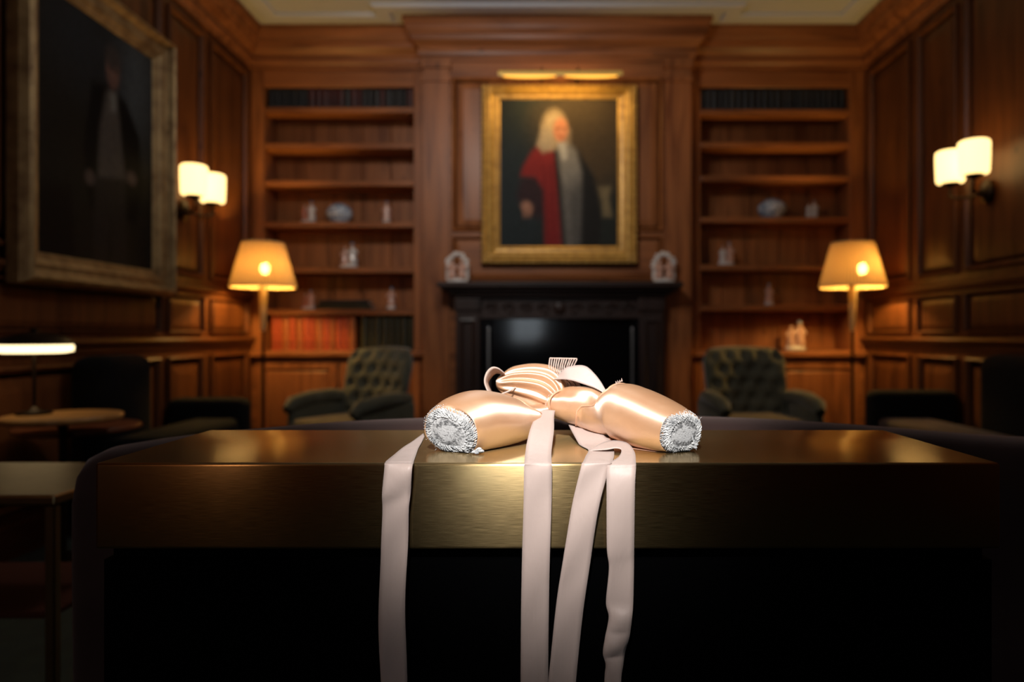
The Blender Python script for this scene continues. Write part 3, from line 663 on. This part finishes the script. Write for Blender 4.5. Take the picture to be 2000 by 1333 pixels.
# ------------------------------------------------------------------ round tables and lamp at far left
def round_table(label, cx, cy_, z, r, m, group=None):
    t = thing('round_table', label, 'table', (cx, cy_, 0))
    obj('table_top', lathe([(.001, z-.022), (r-.012, z-.022), (r, z-.014), (r, z-.004), (r-.004, z), (.001, z)], 48, (cx, cy_, 0)), m, t, True)
    obj('pedestal', lathe([(.014, .02), (.014, z-.06), (.02, z-.04), (.06, z-.023)], 16, (cx, cy_, 0)), M_DARKMETAL, t, True)
    obj('foot', lathe([(.001, 0), (r*.48, 0), (r*.48, .010), (.03, .022), (.014, .04)], 32, (cx, cy_, 0)), M_DARKMETAL, t, True)
    return t
TY = 2.6; tx = (123-VX)*TY/F
round_table('round honey coloured side table lit by a low lamp', tx, TY, .63, .20, M_TABLE)
round_table('red brown round table behind the honey coloured one', -1.945, 2.86, .555, .23, M_REDTABLE)
lx, ly = (67-VX)*2.62/F, 2.62
tl = thing('table_lamp', 'low reading lamp with dark cap and glowing disc on the round side table', 'lamp', (lx, ly, .6305))
obj('base', lathe([(.001, 0), (.06, 0), (.06, .008), (.02, .016), (.008, .03)], 24, (lx, ly, .6305)), M_DARKMETAL, tl, True)
obj('stem', tube([(lx, ly, .645), (lx, ly, .87)], .007, 10), M_DARKMETAL, tl, True)
obj('diffuser', lathe([(.001, .866), (.10, .866), (.126, .871), (.128, .890), (.122, .900)], 40, (lx, ly, 0)), M_TDIFF, tl, True)
obj('cap', lathe([(.128, .898), (.133, .906), (.11, .925), (.06, .94), (.015, .945), (.012, .96), (.001, .962)], 40, (lx, ly, 0)), M_DARKMETAL, tl, True)

# ------------------------------------------------------------------ brass side table at left front
st = thing('side_table', 'square brass side table at the left edge of the picture', 'table', (-1.0, 1.30, 0))
a0, a1, b0, b1, tz = -1.20, -.822, 1.15, 1.45, .667
o = obj('table_top', rbox(a0, a1, b0, b1, tz-.018, tz, .004, 2), M_BRASST, st); box_uv(o.data)
for x in (a0+.012, a1-.012):
    for y in (b0+.012, b1-.012):
        o = obj('leg', rbox(x-.009, x+.009, y-.009, y+.009, 0, tz-.018, .003, 1), M_BRASST, st); box_uv(o.data)
obj('lower_shelf', rbox(a0+.02, a1-.02, b0+.02, b1-.02, .45, .462, .003, 1), M_SHELFD, st)

# ------------------------------------------------------------------ banquettes along the side walls
def banquette(label, sg, seatm, xw, xf_, za, ys=1.30, nc=3):
    t = thing('banquette', label, 'sofa', ((xw+xf_)/2, 2.6, 0))
    def X(a): return xw-sg*a
    def bx(a, b, y0, y1, z0, z1, r): 
        p, q = sorted((X(a), X(b))); return rbox(p, q, y0, y1, z0, z1, r, 4)
    D = abs(xw-xf_)
    obj('base', bx(.03, D-.03, ys, 4.08, .06, .30, .02), M_BLKVEL, t, True)
    cw = (3.951-ys-.02)/nc
    for i in range(nc):
        obj('seat_cushion', bx(.22, D, ys+.02+cw*i, ys+.02+cw*(i+1)-.004, .295, .455, .035), seatm, t, True)
    obj('backrest', bx(.035, .24, ys, 3.52, .30, .835, .07), M_BLKVEL, t, True)
    obj('arm', bx(.035, D, 3.955, 4.12, .10, za, .05), M_BLKVEL, t, True)
    for y in (ys+.1, (ys+4)/2, 3.95):
        for a in (.08, D-.08): obj('foot', lathe([(.015, 0), (.022, .06)], 12, (X(a), y, 0)), M_DARKMETAL, t, True)
banquette('black velvet banquette along the left wall under the large portrait', -1, M_BLKVEL, XL, -1.745, .560, 3.13, 1)
banquette('brown seated banquette with black arm along the right wall', 1, M_BROWNVEL, XR, 1.93, .605)

# ------------------------------------------------------------------ buttoned armchairs
def armchair(label, loc, rz, m, seatm):
    t = thing('armchair', label, 'armchair', (0, 0, 0), 'buttoned armchairs by the fireplace')
    nu, nv = 44, 40; W = .275
    btn = []
    for r in range(5):
        for c in range(-2, 3):
            u = (c+(.5 if r % 2 else 0))*.40; v = .14+.19*r
            if abs(u) < .90: btn.append((u, v))
    def P(u, v, tuft=True):
        tap = 1-.10*(1-v)-.16*max(0, v-.80)**2*25*abs(u)**3
        x = u*W*tap; z = .36+.49*v-.02*u*u*v; y = .20+.09*v-.10*u*u*(1-.35*v)
        edge = (1-abs(u)**6)*(1-max(0, (v-.8)/.2)**4)
        y -= .045*edge
        if tuft:
            for bu, bv in btn:
                d2 = ((u-bu)*W)**2+((v-bv)*.49)**2; y += .028*math.exp(-d2/.0009)
            q1 = (u/.40+(v-.14)/.38)*PI; q2 = (u/.40-(v-.14)/.38)*PI
            y += .008*edge*(max(0, abs(math.cos(q1/1))**14)+max(0, abs(math.cos(q2/1))**14))*0
        return (x, y, z)
    g1 = [[P(-1+2*i/nu, j/nv) for i in range(nu+1)] for j in range(nv+1)]
    V = [p for r in g1 for p in r]; n = nu+1
    Fc = [(j*n+i, j*n+i+1, (j+1)*n+i+1, (j+1)*n+i) for j in range(nv) for i in range(nu)]
    bk = []
    for j in range(nv+1):
        for i in range(nu+1):
            u, v = -1+2*i/nu, j/nv; p = P(u, v, False); bk.append((p[0]*1.01, p[1]+.10*(1-.5*abs(u)**4)*(1-.4*v**4), p[2]+.004))
    o0 = len(V); V += bk; Fc += [(o0+j*n+i, o0+(j+1)*n+i, o0+(j+1)*n+i+1, o0+j*n+i+1) for j in range(nv) for i in range(nu)]
    per = [(0, i) for i in range(nu)]+[(j, nu) for j in range(nv)]+[(nv, i) for i in range(nu, 0, -1)]+[(j, 0) for j in range(nv, 0, -1)]
    for k_ in range(len(per)):
        a, b = per[k_], per[(k_+1) % len(per)]; ia, ib = a[0]*n+a[1], b[0]*n+b[1]; Fc.append((ia, o0+ia, o0+ib, ib))
    back = obj('backrest', (V, Fc), m, t, 'all')
    for bu, bv in btn:
        p = P(bu, bv); obj('button', ball((p[0], p[1]-.002, p[2]), (.011, .006, .011), 10, 6), m, back, True)
    obj('seat_cushion', rbox(-.235, .235, -.30, .20, .30, .425, .045, 4), seatm, t, True)
    obj('seat_frame', rbox(-.26, .26, -.28, .27, .17, .31, .02, 3), m, t, True)
    for q in (-1, 1):
        A = [(q*.265, .20, .52), (q*.285, .08, .535), (q*.295, -.08, .53), (q*.290, -.22, .505), (q*.285, -.27, .47)]
        obj('arm', join(tube(A, [.045, .048, .05, .05, .03], 12, 0), rbox(q*.29-.035, q*.29+.035, -.25, .22, .18, .52, .03, 3)), m, t, True)
    for x in (-.22, .22):
        obj('leg', lathe([(.012, 0), (.018, .02), (.026, .14), (.03, .18)], 12, (x, -.24, 0)), M_MANTELZ, t, True)
        obj('leg', tube([(x, .30, 0), (x, .24, .19)], [.014, .024], 8), M_MANTELZ, t, True)
    t.location = loc; t.rotation_euler = (0, 0, rz); return t
armchair('buttoned green brown armchair turned sideways in front of the left bookcase', (cx_(690, 4.25), 4.25, 0), -.55, M_GREENCH, M_GREENSEAT)
armchair('buttoned dark green armchair facing forward in front of the right bookcase', (cx_(1478, 4.30), 4.30, 0), .06, M_GREENCH, M_GREENSEAT)

# ------------------------------------------------------------------ brass topped console and the sofa behind it
T = .8347; LX0, LX1, LY0, LY1, LZ0 = -.3645, .3730, .555, .7466, .8347-.0705
cs = thing('console', 'brushed brass topped black console carrying the ballet shoes', 'console', (0, .65, 0))
o = obj('brass_top', rbox(LX0, LX1, LY0, LY1, LZ0, T, .0028, 4), M_BRASS, cs, True); box_uv(o.data)
obj('body', box(LX0+.004, LX1-.004, LY0+.006, LY1-.004, .05, LZ0-.010), M_BLACK, cs)
obj('recess_strip', box(LX0+.008, LX1-.008, LY0+.012, LY1-.008, LZ0-.010, LZ0), M_BLACK, cs)
obj('plinth', box(LX0+.02, LX1-.02, LY0+.03, LY1-.02, 0, .05), M_BLACK, cs)

sf = thing('curved_sofa', 'taupe velvet sofa back curving round behind the brass console', 'sofa', (.1, .9, 0))
NP = 90
path = catmull([(-.56, .800, .796), (-.53, .790, .803), (-.46, .782, .814), (-.37, .780, .823), (-.20, .785, .835), (.05, .792, .840), (.25, .795, .836), (.40, .795, .827), (.60, .800, .812), (.90, .83, .80), (1.25, .93, .79)], NP)
def sofa_back(z0):
    rs = []
    for i, p in enumerate(path):
        T_ = path[min(i+1, NP)]-path[max(i-1, 0)]; n2 = np.array([-T_[1], T_[0], 0]); n2 /= np.linalg.norm(n2)   # away from the console
        d0 = abs(p[0]+.56); k = math.sqrt(max(.02, 1-max(0, 1-d0/.06)**2)); zt = p[2]-.03*(1-k)
        prof = [(-.062, z0), (-.066, zt-.35), (-.070, zt-.12), (-.070, zt-.05), (-.062, zt-.022), (-.045, zt-.005), (-.02, zt), (.02, zt-.002), (.055, zt-.015), (.070, zt-.045), (.072, zt-.10), (.072, .42), (.06, z0)]
        rs.append([tuple(p*np.array([1, 1, 0])+n2*(d*k+.045)+np.array([0, 0, z])) for d, z in prof])
    return rings(rs, True, True, True)
obj('backrest', sofa_back(.10), M_TAUPE, sf, True)
inner = []
for i, p in enumerate(path[6:]):
    i += 6; T_ = path[min(i+1, NP)]-path[max(i-1, 0)]; n2 = np.array([-T_[1], T_[0], 0]); n2 /= np.linalg.norm(n2)
    inner.append([tuple(p*np.array([1, 1, 0])+n2*(.118+d)+np.array([0, 0, z])) for d, z in ((0, .18), (0, .40), (.02, .43), (.10, .445), (.45, .445), (.52, .43), (.54, .38), (.54, .18))])
obj('seat', rings(inner, True, True, True), M_TAUPE, sf, True)
for x, y in ((-.40, .90), (.1, 1.2), (.1, .95), (.9, 1.35)):
    obj('foot', lathe([(.018, 0), (.025, .19)], 12, (x, y, 0)), M_DARKMETAL, sf, True)

# ------------------------------------------------------------------ pointe shoes
def frame_at(Cn, i):
    T_ = Vector(Cn[min(i+1, len(Cn)-1)]-Cn[max(i-1, 0)]).normalized()
    Bv = T_.cross(Vector((0, 0, 1))).normalized(); U = Bv.cross(T_).normalized(); return T_, Bv, U
def stations(st, n):
    """st: (px,py,y,h,w,roll) from toe to heel -> centres, h, w, roll sampled n+1 times"""
    C3 = [tuple(at(a, b, c)) for a, b, c, *_ in st]
    A = catmull([c+tuple(s[3:]) for c, s in zip(C3, st)], n)
    return [a[:3] for a in A], [a[3:] for a in A]
def sample(st, send, n=64, na=72, ex=2.25, disp=None, close_tip=False):
    Cn, R = stations(st, 400); rs = []
    fr = [frame_at(Cn, i) for i in range(401)]
    for k in range(n+1):
        ring = []
        for j in range(na):
            a = 2*PI*j/na; s = k/n*(send(a) if send else 1.); i = min(400, max(0, int(round(s*400))))
            T_, Bv, U = fr[i]; h, w_, ro = R[i]
            c, sn = math.cos(a), math.sin(a)
            px_ = math.copysign(abs(c)**(2/ex), c)*w_; pz_ = math.copysign(abs(sn)**(2/ex), sn)*h
            if disp:
                f = disp(s, a); px_ *= f; pz_ *= f
            cr, sr = math.cos(ro), math.sin(ro); q = (px_*cr-pz_*sr, px_*sr+pz_*cr)
            p = Vector(Cn[i])+Bv*q[0]+U*q[1]
            if p.y < LY1 and p.z < T+.0012: p.z = T+.0012      # rests on the brass
            ring.append(tuple(p))
        rs.append(ring)
    return rs
def smooth01(x): x = min(1, max(0, x)); return x*x*(3-2*x)
def strip(Lp, Rp, n=60, m=4, wob=None, thick=.0005):
    """ribbon between two edge curves, given as (px,py,depth)"""
    A = catmull([tuple(at(*p)) for p in Lp], n); Bq = catmull([tuple(at(*p)) for p in Rp], n); rs = []
    for i in range(n+1):
        row = []
        for j in range(m+1):
            f = j/m; p = A[i]*(1-f)+Bq[i]*f
            if wob: p = p+np.array(wob(i/n, f))
            if LY0 < p[1] < LY1 and p[2] < T+.0008: p = np.array([p[0], p[1], T+.0008])
            row.append(p)
        rs.append(row)
    top = [[tuple(p) for p in r] for r in rs]; bot = []
    for i, r in enumerate(rs):
        t = rs[min(i+1, n)][0]-rs[max(i-1, 0)][0]; e = r[-1]-r[0]; nn = np.cross(t, e); nn = nn/(np.linalg.norm(nn)+1e-9)
        bot.append([tuple(p+nn*thick) for p in r])
    return rings([a+b[::-1] for a, b in zip(top, bot)], True, True, True)
def shoe_toe(t, st, rs0, rng, seam=True, seed=1):
    """flat worn platform, darning round its rim"""
    ring = [Vector(p) for p in rs0]; c = sum(ring, Vector())/len(ring); Cn, R = stations(st, 400); T_, Bv, U = frame_at(Cn, 0)
    nrm = -T_; na = len(ring); rr = []; cols = []
    rnd = np.random.RandomState(seed)
    fld = rnd.rand(32, 32); V = []; Fc = []; nr = 26
    for q in range(nr+1):
        f = 1-q/nr*.985
        for p in ring:
            dv = p-c; V.append(tuple(c+dv*f+nrm*(.0035*(1-f**3))))
            lx_ = dv.dot(Bv)*f/.025; lz_ = dv.dot(U)*f/.019
            cc = np.array([.60, .60, .60])*(.85+.3*rnd.rand())
            rad_ = math.hypot(lx_, lz_); k = math.exp(-(rad_-.52)**2/.03)*(.55+.45*abs(lz_)/(rad_+.01))+.3*math.exp(-rad_**2/.25)
            gx, gz = (lx_+1.2)*23, (lz_+1.2)*23; i0, j0 = int(gx) % 30, int(gz) % 30; fx, fz = gx % 1, gz % 1
            nz = (fld[i0, j0]*(1-fx)+fld[i0+1, j0]*fx)*(1-fz)+(fld[i0, j0+1]*(1-fx)+fld[i0+1, j0+1]*fx)*fz
            k = smooth01((k*.85+(nz-.5)*1.5-.40)/.5)*(.45+.5*rnd.rand())
            cols.append(tuple(cc*(1-k)+np.array([.015, .016, .018])*k)+(1,))
    for q in range(nr):
        for j in range(na):
            k = (j+1) % na; Fc.append((q*na+j, q*na+k, (q+1)*na+k, (q+1)*na+j))
    Fc.append(tuple(range(nr*na, (nr+1)*na)))
    o = obj('platform', (V, Fc), M_PLAT, t, 'all')
    ca = o.data.color_attributes.new('Col', 'FLOAT_COLOR', 'POINT'); ca.data.foreach_set('color', np.array(cols, np.float32).ravel())
    sts = []
    for row, (f, off, ln) in enumerate(((.74, .0026, .0017), (.82, .0025, .0018), (.90, .0021, .0019), (.975, .0012, .0020), (1.03, -.0006, .0020), (1.065, -.0028, .0020), (1.085, -.0050, .0019), (1.10, -.0068, .0016))):
        cnt = 66
        for k in range(cnt):
            a = (k+.5*(row % 2)+rng.uniform(-.25, .25))/cnt*na; p = ring[int(a) % na].lerp(ring[(int(a)+1) % na], a % 1)
            dv = p-c; tan = (ring[(int(a)+1) % na]-ring[int(a)-1]).normalized(); pos = c+dv*f+nrm*(off+rng.uniform(-.0005, .0006))
            rad = (dv.normalized()*.6-nrm*.4*(1 if row > 2 else .2)); d1 = (rad.normalized()*.8+tan*rng.uniform(.2, 1.3)).normalized(); d2 = d1.cross(nrm).normalized(); d3 = d1.cross(d2)
            g = ball((0, 0, 0), (ln*rng.uniform(.75, 1.15), .00068, .00068), 6, 5)
            sts.append(xf(g, lambda x, y, z, pos=pos, d1=d1, d2=d2, d3=d3: tuple(pos+d1*x+d2*y+d3*z)))
    for k in range(130):     # loose fuzz
        a = rng.uniform(0, na); p = ring[int(a) % na]; dv = p-c; pos = c+dv*rng.uniform(.75, 1.12)+nrm*rng.uniform(-.006, .002)
        d = (dv.normalized()*rng.uniform(.2, 1)+nrm*rng.uniform(-.3, .9)+Vector((rng.uniform(-.5, .5),)*3)).normalized()*rng.uniform(.001, .0022)
        sts.append(tube([tuple(pos), tuple(pos+d)], [.00022, .00012], 4))
    obj('darning', join(*sts), M_THREAD, t, True, kind='stuff')
    return c, nrm, Bv, U
def axis_uv(o, n):
    uv = o.data.uv_layers.new(name='UVMap'); lp = o.data.loops
    for i, l in enumerate(lp): uv.data[i].uv = (l.vertex_index//n*.01, l.vertex_index % n*.01)
rng = random.Random(11)
# ---- right shoe: toe at right front, heel lying on the other shoe
rs_ = thing('pointe_shoe', 'peach satin pointe shoe lying on top with its worn toe pointing right', 'ballet shoe', tuple(at(1320, 886, .604)))
RS = [(1332, 847, .603, .0172, .0200, 0), (1326, 844, .607, .0198, .0228, 0), (1308, 838, .616, .0228, .0262, 0), (1275, 826, .632, .0258, .0295, 0), (1241, 812, .648, .0268, .0305, 0), (1213, 804, .661, .0268, .0295, 0), (1184, 808, .672, .0212, .0225, 0), (1150, 799, .684, .0205, .0170, 0), (1128, 794, .688, .0185, .0150, 0)]
def send_r(a):
    top = smooth01((math.sin(a)+.10)/.95); return .965-.335*top**.8
def disp_r(s, a):
    low = max(0, -math.sin(a)); f = 1+.028*math.sin(a*26)*low**2*math.exp(-((s-.10)/.07)**2)
    f += .03*math.exp(-((s-.80)/.03)**2)*max(0, -math.cos(a))-.05*math.exp(-((s-.865)/.025)**2)*max(0, -math.cos(a))
    f += .010*math.sin(a*9+s*22)*smooth01((s-.62)/.2)
    return f
R1 = sample(RS, send_r, 72, 84, 2.3, disp_r)
Li = [[tuple(Vector(p)*1) for p in r] for r in R1]
axis_uv(obj('upper', rings(R1), M_SATIN, rs_, 'all'), 84)
inn = sample([(a, b, c, h*.90, w_*.90, ro) for a, b, c, h, w_, ro in RS], lambda a: send_r(a)*.995, 20, 84, 2.3)[7:]
obj('lining', rings(inn), M_LINING, rs_, 'all')
edge = [Vector(p) for p in R1[-1]]
obj('binding', tube([tuple(p) for p in edge+[edge[0]]], .0009, 6), M_BIND, rs_, True)
shoe_toe(rs_, RS, R1[0], rng, seed=2)
QR = [(1225, 814, .657, .0150, .0200, 0), (1200, 815, .666, .0170, .0205, 0), (1184, 812, .672, .0195, .0200, 0), (1159, 799, .681, .0214, .0165, 0), (1135, 794, .686, .0198, .0145, 0), (1112, 792, .690, .0180, .0140, 0), (1093, 791, .694, .0150, .0135, 0), (1080, 790, .697, .0128, .0120, 0), (1072, 789, .699, .0100, .0100, 0)]
def disp_q(s, a):
    f = 1+.045*math.sin(s*30+2*math.cos(a))*max(0, -math.cos(a))*smooth01(s*4)*(1-smooth01((s-.55)/.2))
    f += .06*math.sin(a*5+s*9)*max(0, math.sin(a))
    f -= .10*math.exp(-((s-.36)/.028)**2)*max(0, -math.cos(a)); return f
Q1 = sample(QR, None, 60, 72, 2.1, disp_q)
axis_uv(obj('quarter', rings(Q1, True, True, True), M_SATIN, rs_, 'all'), 72)
HL = [(1100, 788, .698, .0100, .0100, 0), (1086, 778, .701, .0180, .0140, 0), (1066, 765, .704, .0238, .0180, 0), (1042, 756, .707, .0225, .0195, 0), (1012, 750, .711, .0178, .0185, 0), (988, 749, .714, .0122, .0140, 0), (974, 748, .716, .0060, .0080, 0), (970, 748, .7165, .0010, .0012, 0)]
def disp_h(s, a):
    env = smooth01(s*4)*(1-smooth01((s-.62)/.22)); front = smooth01((-math.cos(a)+.75)/.9)
    return 1+.085*env*front*math.sin(a*13+1.2*math.sin(s*5))+.03*env*math.sin(a*5)
H1 = sample(HL, None, 56, 156, 2.1, disp_h)
axis_uv(obj('heel', rings(H1, True, True, True), M_SATIN, rs_, 'all'), 156)
# seam where the heel stay is sewn, with its line of stitches
sm = [tuple(at(px, py, d)) for px, py, d in ((1101, 761, .690), (1086, 767, .685), (1076, 776, .682), (1072, 788, .681), (1074, 801, .683), (1078, 813, .690))]
obj('heel_seam', tube(sm, .0010, 6, 30), M_BIND, rs_, True)
pts = catmull([tuple(Vector(p)+Vector((-.0032, -.0006, 0))) for p in sm], 36)
obj('stitching', join(*[tube([tuple(pts[k]), tuple(pts[k+1])], .00028, 4) for k in range(2, 34, 2)]), M_THREAD, rs_)
# leather sole along the bottom
def sole(t, st, s0, s1, drop, wf):
    Cn, R = stations(st, 400); rs = []
    for k in range(41):
        s = s0+(s1-s0)*k/40; i = int(s*400); T_, Bv, U = frame_at(Cn, i); h, w_, ro = R[i]; cr, sr = math.cos(ro), math.sin(ro)
        b2 = Bv*cr+U*sr; u2 = -Bv*sr+U*cr; ww = w_*wf*(math.sin(PI*min(1, (k/40)*.9+.1))**.35)
        row = [(x, z) for x, z in ((-ww, 0), (-ww*.5, -.0008), (0, -.001), (ww*.5, -.0008), (ww, 0), (ww*.96, -.0016), (0, -.0026), (-ww*.96, -.0016))]
        pp = [Vector(Cn[i])+b2*x+u2*(-h*drop+z) for x, z in row]
        rs.append([(p.x, p.y, max(p.z, T+.0003+.00002*j)) for j, p in enumerate(pp)])
    obj('sole', rings(rs, True, True, True), M_SOLE, t, True)
sole(rs_, RS, .14, .93, .95, .80)
obj('thread_tuft', join(*[ball(tuple(at(1356+rng.uniform(-4, 5), 870+rng.uniform(-4, 6), .597+rng.uniform(-.002, .002))), (.0016, .0013, .0012), 7, 5) for _ in range(6)], tube([tuple(at(1352, 852, .600)), tuple(at(1356, 866, .597)), tuple(at(1360, 873, .597))], .0006, 5, 8)), M_THREAD, rs_, True)
obj('frayed_edge', join(*[tube([tuple(at(1203+k*1.6, 752-k*.9+rng.uniform(-1, 1), .652)), tuple(at(1203+k*1.6+rng.uniform(-2, 2), 748-k*.9+rng.uniform(-3, 1), .652))], .00025, 4) for k in range(9)]), M_ELASTIC, rs_)

# ---- left shoe
ls = thing('pointe_shoe', 'peach satin pointe shoe underneath with its darned toe facing front left', 'ballet shoe', tuple(at(885, 888, .604)))
RO = -.30
LS = [(879, 844, .603, .0190, .0245, RO), (885, 840, .608, .0225, .0272, RO), (903, 832, .617, .0258, .0295, RO), (936, 823, .632, .0272, .0305, RO*.9), (972, 820, .647, .0248, .0290, RO*.7), (1005, 821, .661, .0205, .0250, RO*.5), (1030, 819, .671, .0150, .0190, RO*.4), (1042, 816, .677, .0090, .0120, RO*.3), (1047, 814, .680, .0020, .0030, RO*.3)]
def send_l(a):
    top = smooth01((math.sin(a-.35)+.15)/1.0); return .985-.37*top**.8
def disp_l(s, a): return 1+.006*math.sin(a*7+s*15)+.016*math.sin(a*24)*smooth01((s-.72)/.2)
L1 = sample(LS, send_l, 72, 84, 2.35, disp_l)
axis_uv(obj('upper', rings(L1), M_SATIN, ls, 'all'), 84)
inn = sample([(a, b, c, h*.90, w_*.90, ro) for a, b, c, h, w_, ro in LS], lambda a: send_l(a)*.995, 20, 84, 2.3)[7:]
obj('lining', rings(inn), M_LINING, ls, 'all')
edge = [Vector(p) for p in L1[-1]]; obj('binding', tube([tuple(p) for p in edge+[edge[0]]], .0009, 6), M_BIND, ls, True)
shoe_toe(ls, LS, L1[0], rng, seed=4)
QL = [(990, 818, .655, .0120, .0200, 0), (1020, 813, .672, .0100, .0180, 0), (1045, 808, .688, .0085, .0150, 0), (1075, 800, .706, .0100, .0140, 0), (1105, 793, .724, .0120, .0140, 0), (1140, 789, .745, .0125, .0150, 0), (1172, 788, .758, .0120, .0140, 0), (1186, 788, .764, .0080, .0090, 0), (1191, 788, .766, .0010, .0010, 0)]
obj('quarter', rings(sample(QL, None, 50, 60, 2.1, lambda s, a: 1+.05*math.sin(a*6+s*14)), True, True, True), M_SATIN, ls, 'all')
axis_uv(C.objects[-1], 60)
sole(ls, LS, .14, .90, .95, .80)
obj('thread_tuft', join(*[ball(tuple(at(931+rng.uniform(-8, 10), 880+rng.uniform(-4, 5), .592+rng.uniform(-.002, .002))), (.0022, .0016, .0015), 7, 5) for _ in range(9)]), M_THREAD, ls, True)

# ---- ribbons, elastics, drawstring
YH = .5490
def hang(pts): return [(a, b, YH if len(q) == 0 else q[0]) for a, b, *q in pts]
def wob1(ph, amp=.0022):
    def f(u, v):
        k = smooth01((u-.30)/.15); return (0, amp*k*(math.sin(u*19+ph+v*1.3)*.6+.4*math.sin(u*41+ph*2+v*3.5)-1.0), 0)
    return f
obj('ribbon', strip([(827, 849, .712), (806, 863, .66), (787, 877, .624), (764, 894, .575), (753, 904.5, .5545), (752, 913, YH), (749, 960, YH), (748, 1000, YH), (745, 1080, YH), (741, 1200, YH), (746, 1333, YH), (746, 1480, YH)],
    [(829, 857, .690), (823, 868, .65), (817, 880, .618), (811, 894, .575), (808, 904.5, .5545), (807, 913, YH), (803, 960, YH), (799, 1000, YH), (797, 1080, YH), (793, 1200, YH), (797, 1333, YH), (797, 1480, YH)], 110, 6, wob1(.5)), M_RIB, ls, 'all')
obj('ribbon', strip([(1052, 800, .678), (1047, 812, .662), (1036, 838, .630), (1029, 866, .602), (1026, 886, .580), (1024, 904.5, .5540), (1023.5, 914, YH), (1022.5, 988, YH), (1019.6, 1099, YH), (1017.7, 1210, YH), (1017, 1333, YH), (1017, 1480, YH)],
    [(1084, 803, .680), (1082, 817, .664), (1082, 840, .632), (1079, 866, .604), (1077, 886, .580), (1077.5, 904.5, .5540), (1078, 914, YH), (1077, 988, YH), (1073.5, 1099, YH), (1071.5, 1210, YH), (1070.6, 1333, YH), (1070, 1480, YH)], 110, 6, wob1(2.1, .0016)), M_RIB, ls, 'all')
obj('ribbon', strip([(1106, 822, .700), (1121, 851, .664), (1135, 874, .634), (1149, 880, .610), (1143, 894, .577), (1137, 904.5, .5540), (1134, 914, YH), (1117, 988, YH), (1098, 1099, YH), (1085, 1191, YH), (1070.6, 1333, YH), (1056, 1480, YH)],
    [(1156, 834, .695), (1178, 849, .660), (1194, 863, .640), (1199, 879, .612), (1199, 892, .580), (1195, 904.5, .5540), (1190, 914, YH), (1169, 988, YH), (1152, 1099, YH), (1139, 1191, YH), (1124, 1333, YH), (1110, 1480, YH)], 120, 6, wob1(3.4)), M_RIB, rs_, 'all')
def wob4(u, v):
    k = smooth01((u-.34)/.12); q = smooth01((u-.55)/.2)
    return (0, -.0035*k+.0022*k*math.sin(u*22+v*2)-.0015-.003*q*math.sin(v*PI)*abs(math.sin(u*30)), 0)
obj('ribbon', strip([(1150, 881, .606), (1182, 879, .600), (1203, 876, .600), (1213, 880, .596), (1208, 893, .574), (1190, 905, .5535), (1185, 916, YH), (1183.5, 951, YH), (1183.5, 1062, YH), (1188, 1106, YH), (1183, 1173, YH), (1188, 1202, YH), (1180, 1240, YH), (1176, 1269, YH), (1182, 1295, YH), (1180, 1333, YH), (1180, 1480, YH)],
    [(1156, 877, .614), (1178, 865, .628), (1202, 861, .632), (1226, 867, .620), (1239, 884, .590), (1241.5, 905, .5535), (1241, 916, YH), (1238, 951, YH), (1237, 1062, YH), (1237, 1106, YH), (1235, 1173, YH), (1232, 1202, YH), (1227, 1240, YH), (1220, 1269, YH), (1216, 1295, YH), (1211, 1333, YH), (1208, 1480, YH)], 150, 6, wob4), M_RIB, rs_, 'all')
obj('ribbon', strip([(1082, 736, .698), (1092, 731, .694), (1102, 720, .690), (1117, 715, .688), (1138, 714, .685), (1152, 721, .682), (1170, 741, .676), (1184, 764, .670), (1190, 778, .668)],
    [(1082, 741, .692), (1094, 741, .686), (1108, 742, .680), (1120, 744, .677), (1132, 748, .675), (1147, 753, .673), (1163, 759, .671), (1178, 768, .668), (1183, 780, .667)], 50, 6), M_RIB, rs_, 'all', label='pale ribbon curling up from the shoe opening')
eL = [(1097, 764, .700), (1098, 750, .699), (1084, 737, .699), (1073, 720, .700), (1074, 700, .703)]; eR = [(1134, 764, .696), (1131, 750, .692), (1114, 733, .690), (1119, 718, .692), (1127, 701, .690)]
A = catmull([tuple(at(*p)) for p in eL], 24); Bq = catmull([tuple(at(*p)) for p in eR], 24); gs = []
for k in range(12):
    f = k/11; P = [tuple(A[i]*(1-f)+Bq[i]*f+np.array([0, .0006*math.sin(i*1.7+k), .0006*math.sin(k*2.2)])) for i in range(25)]
    gs.append(tube(P, [.00062]*25, 5))
for i in (8, 16):
    gs.append(tube([tuple(A[i]*(1-f)+Bq[i]*f+np.array([0, .0004, 0])) for f in np.linspace(0, 1, 8)], .00022, 4))
gs.append(tube([tuple(A[24]*(1-f)+Bq[24]*f) for f in np.linspace(0, 1, 8)], .0007, 5))
obj('mesh_elastic', join(*gs), M_ELASTIC, rs_, True, label='ribbed mesh elastic standing up at the heel')
obj('elastic_loop', strip([(956, 772, .690), (947, 748, .690), (950, 730, .691), (960, 719, .692), (972, 720, .693), (984, 729, .696)], [(965, 772, .703), (955, 750, .704), (960, 738, .705), (968, 731, .706), (976, 731, .707), (987, 737, .708)], 30, 3, None, .0008), M_ELASTIC, ls, 'all', label='narrow elastic loop')
obj('drawstring', tube([tuple(at(a, b, c)) for a, b, c in ((975, 772, .688), (985, 768, .686), (997, 763, .687), (1007, 757, .692))], .0008, 6, 14), M_ELASTIC, rs_, True)
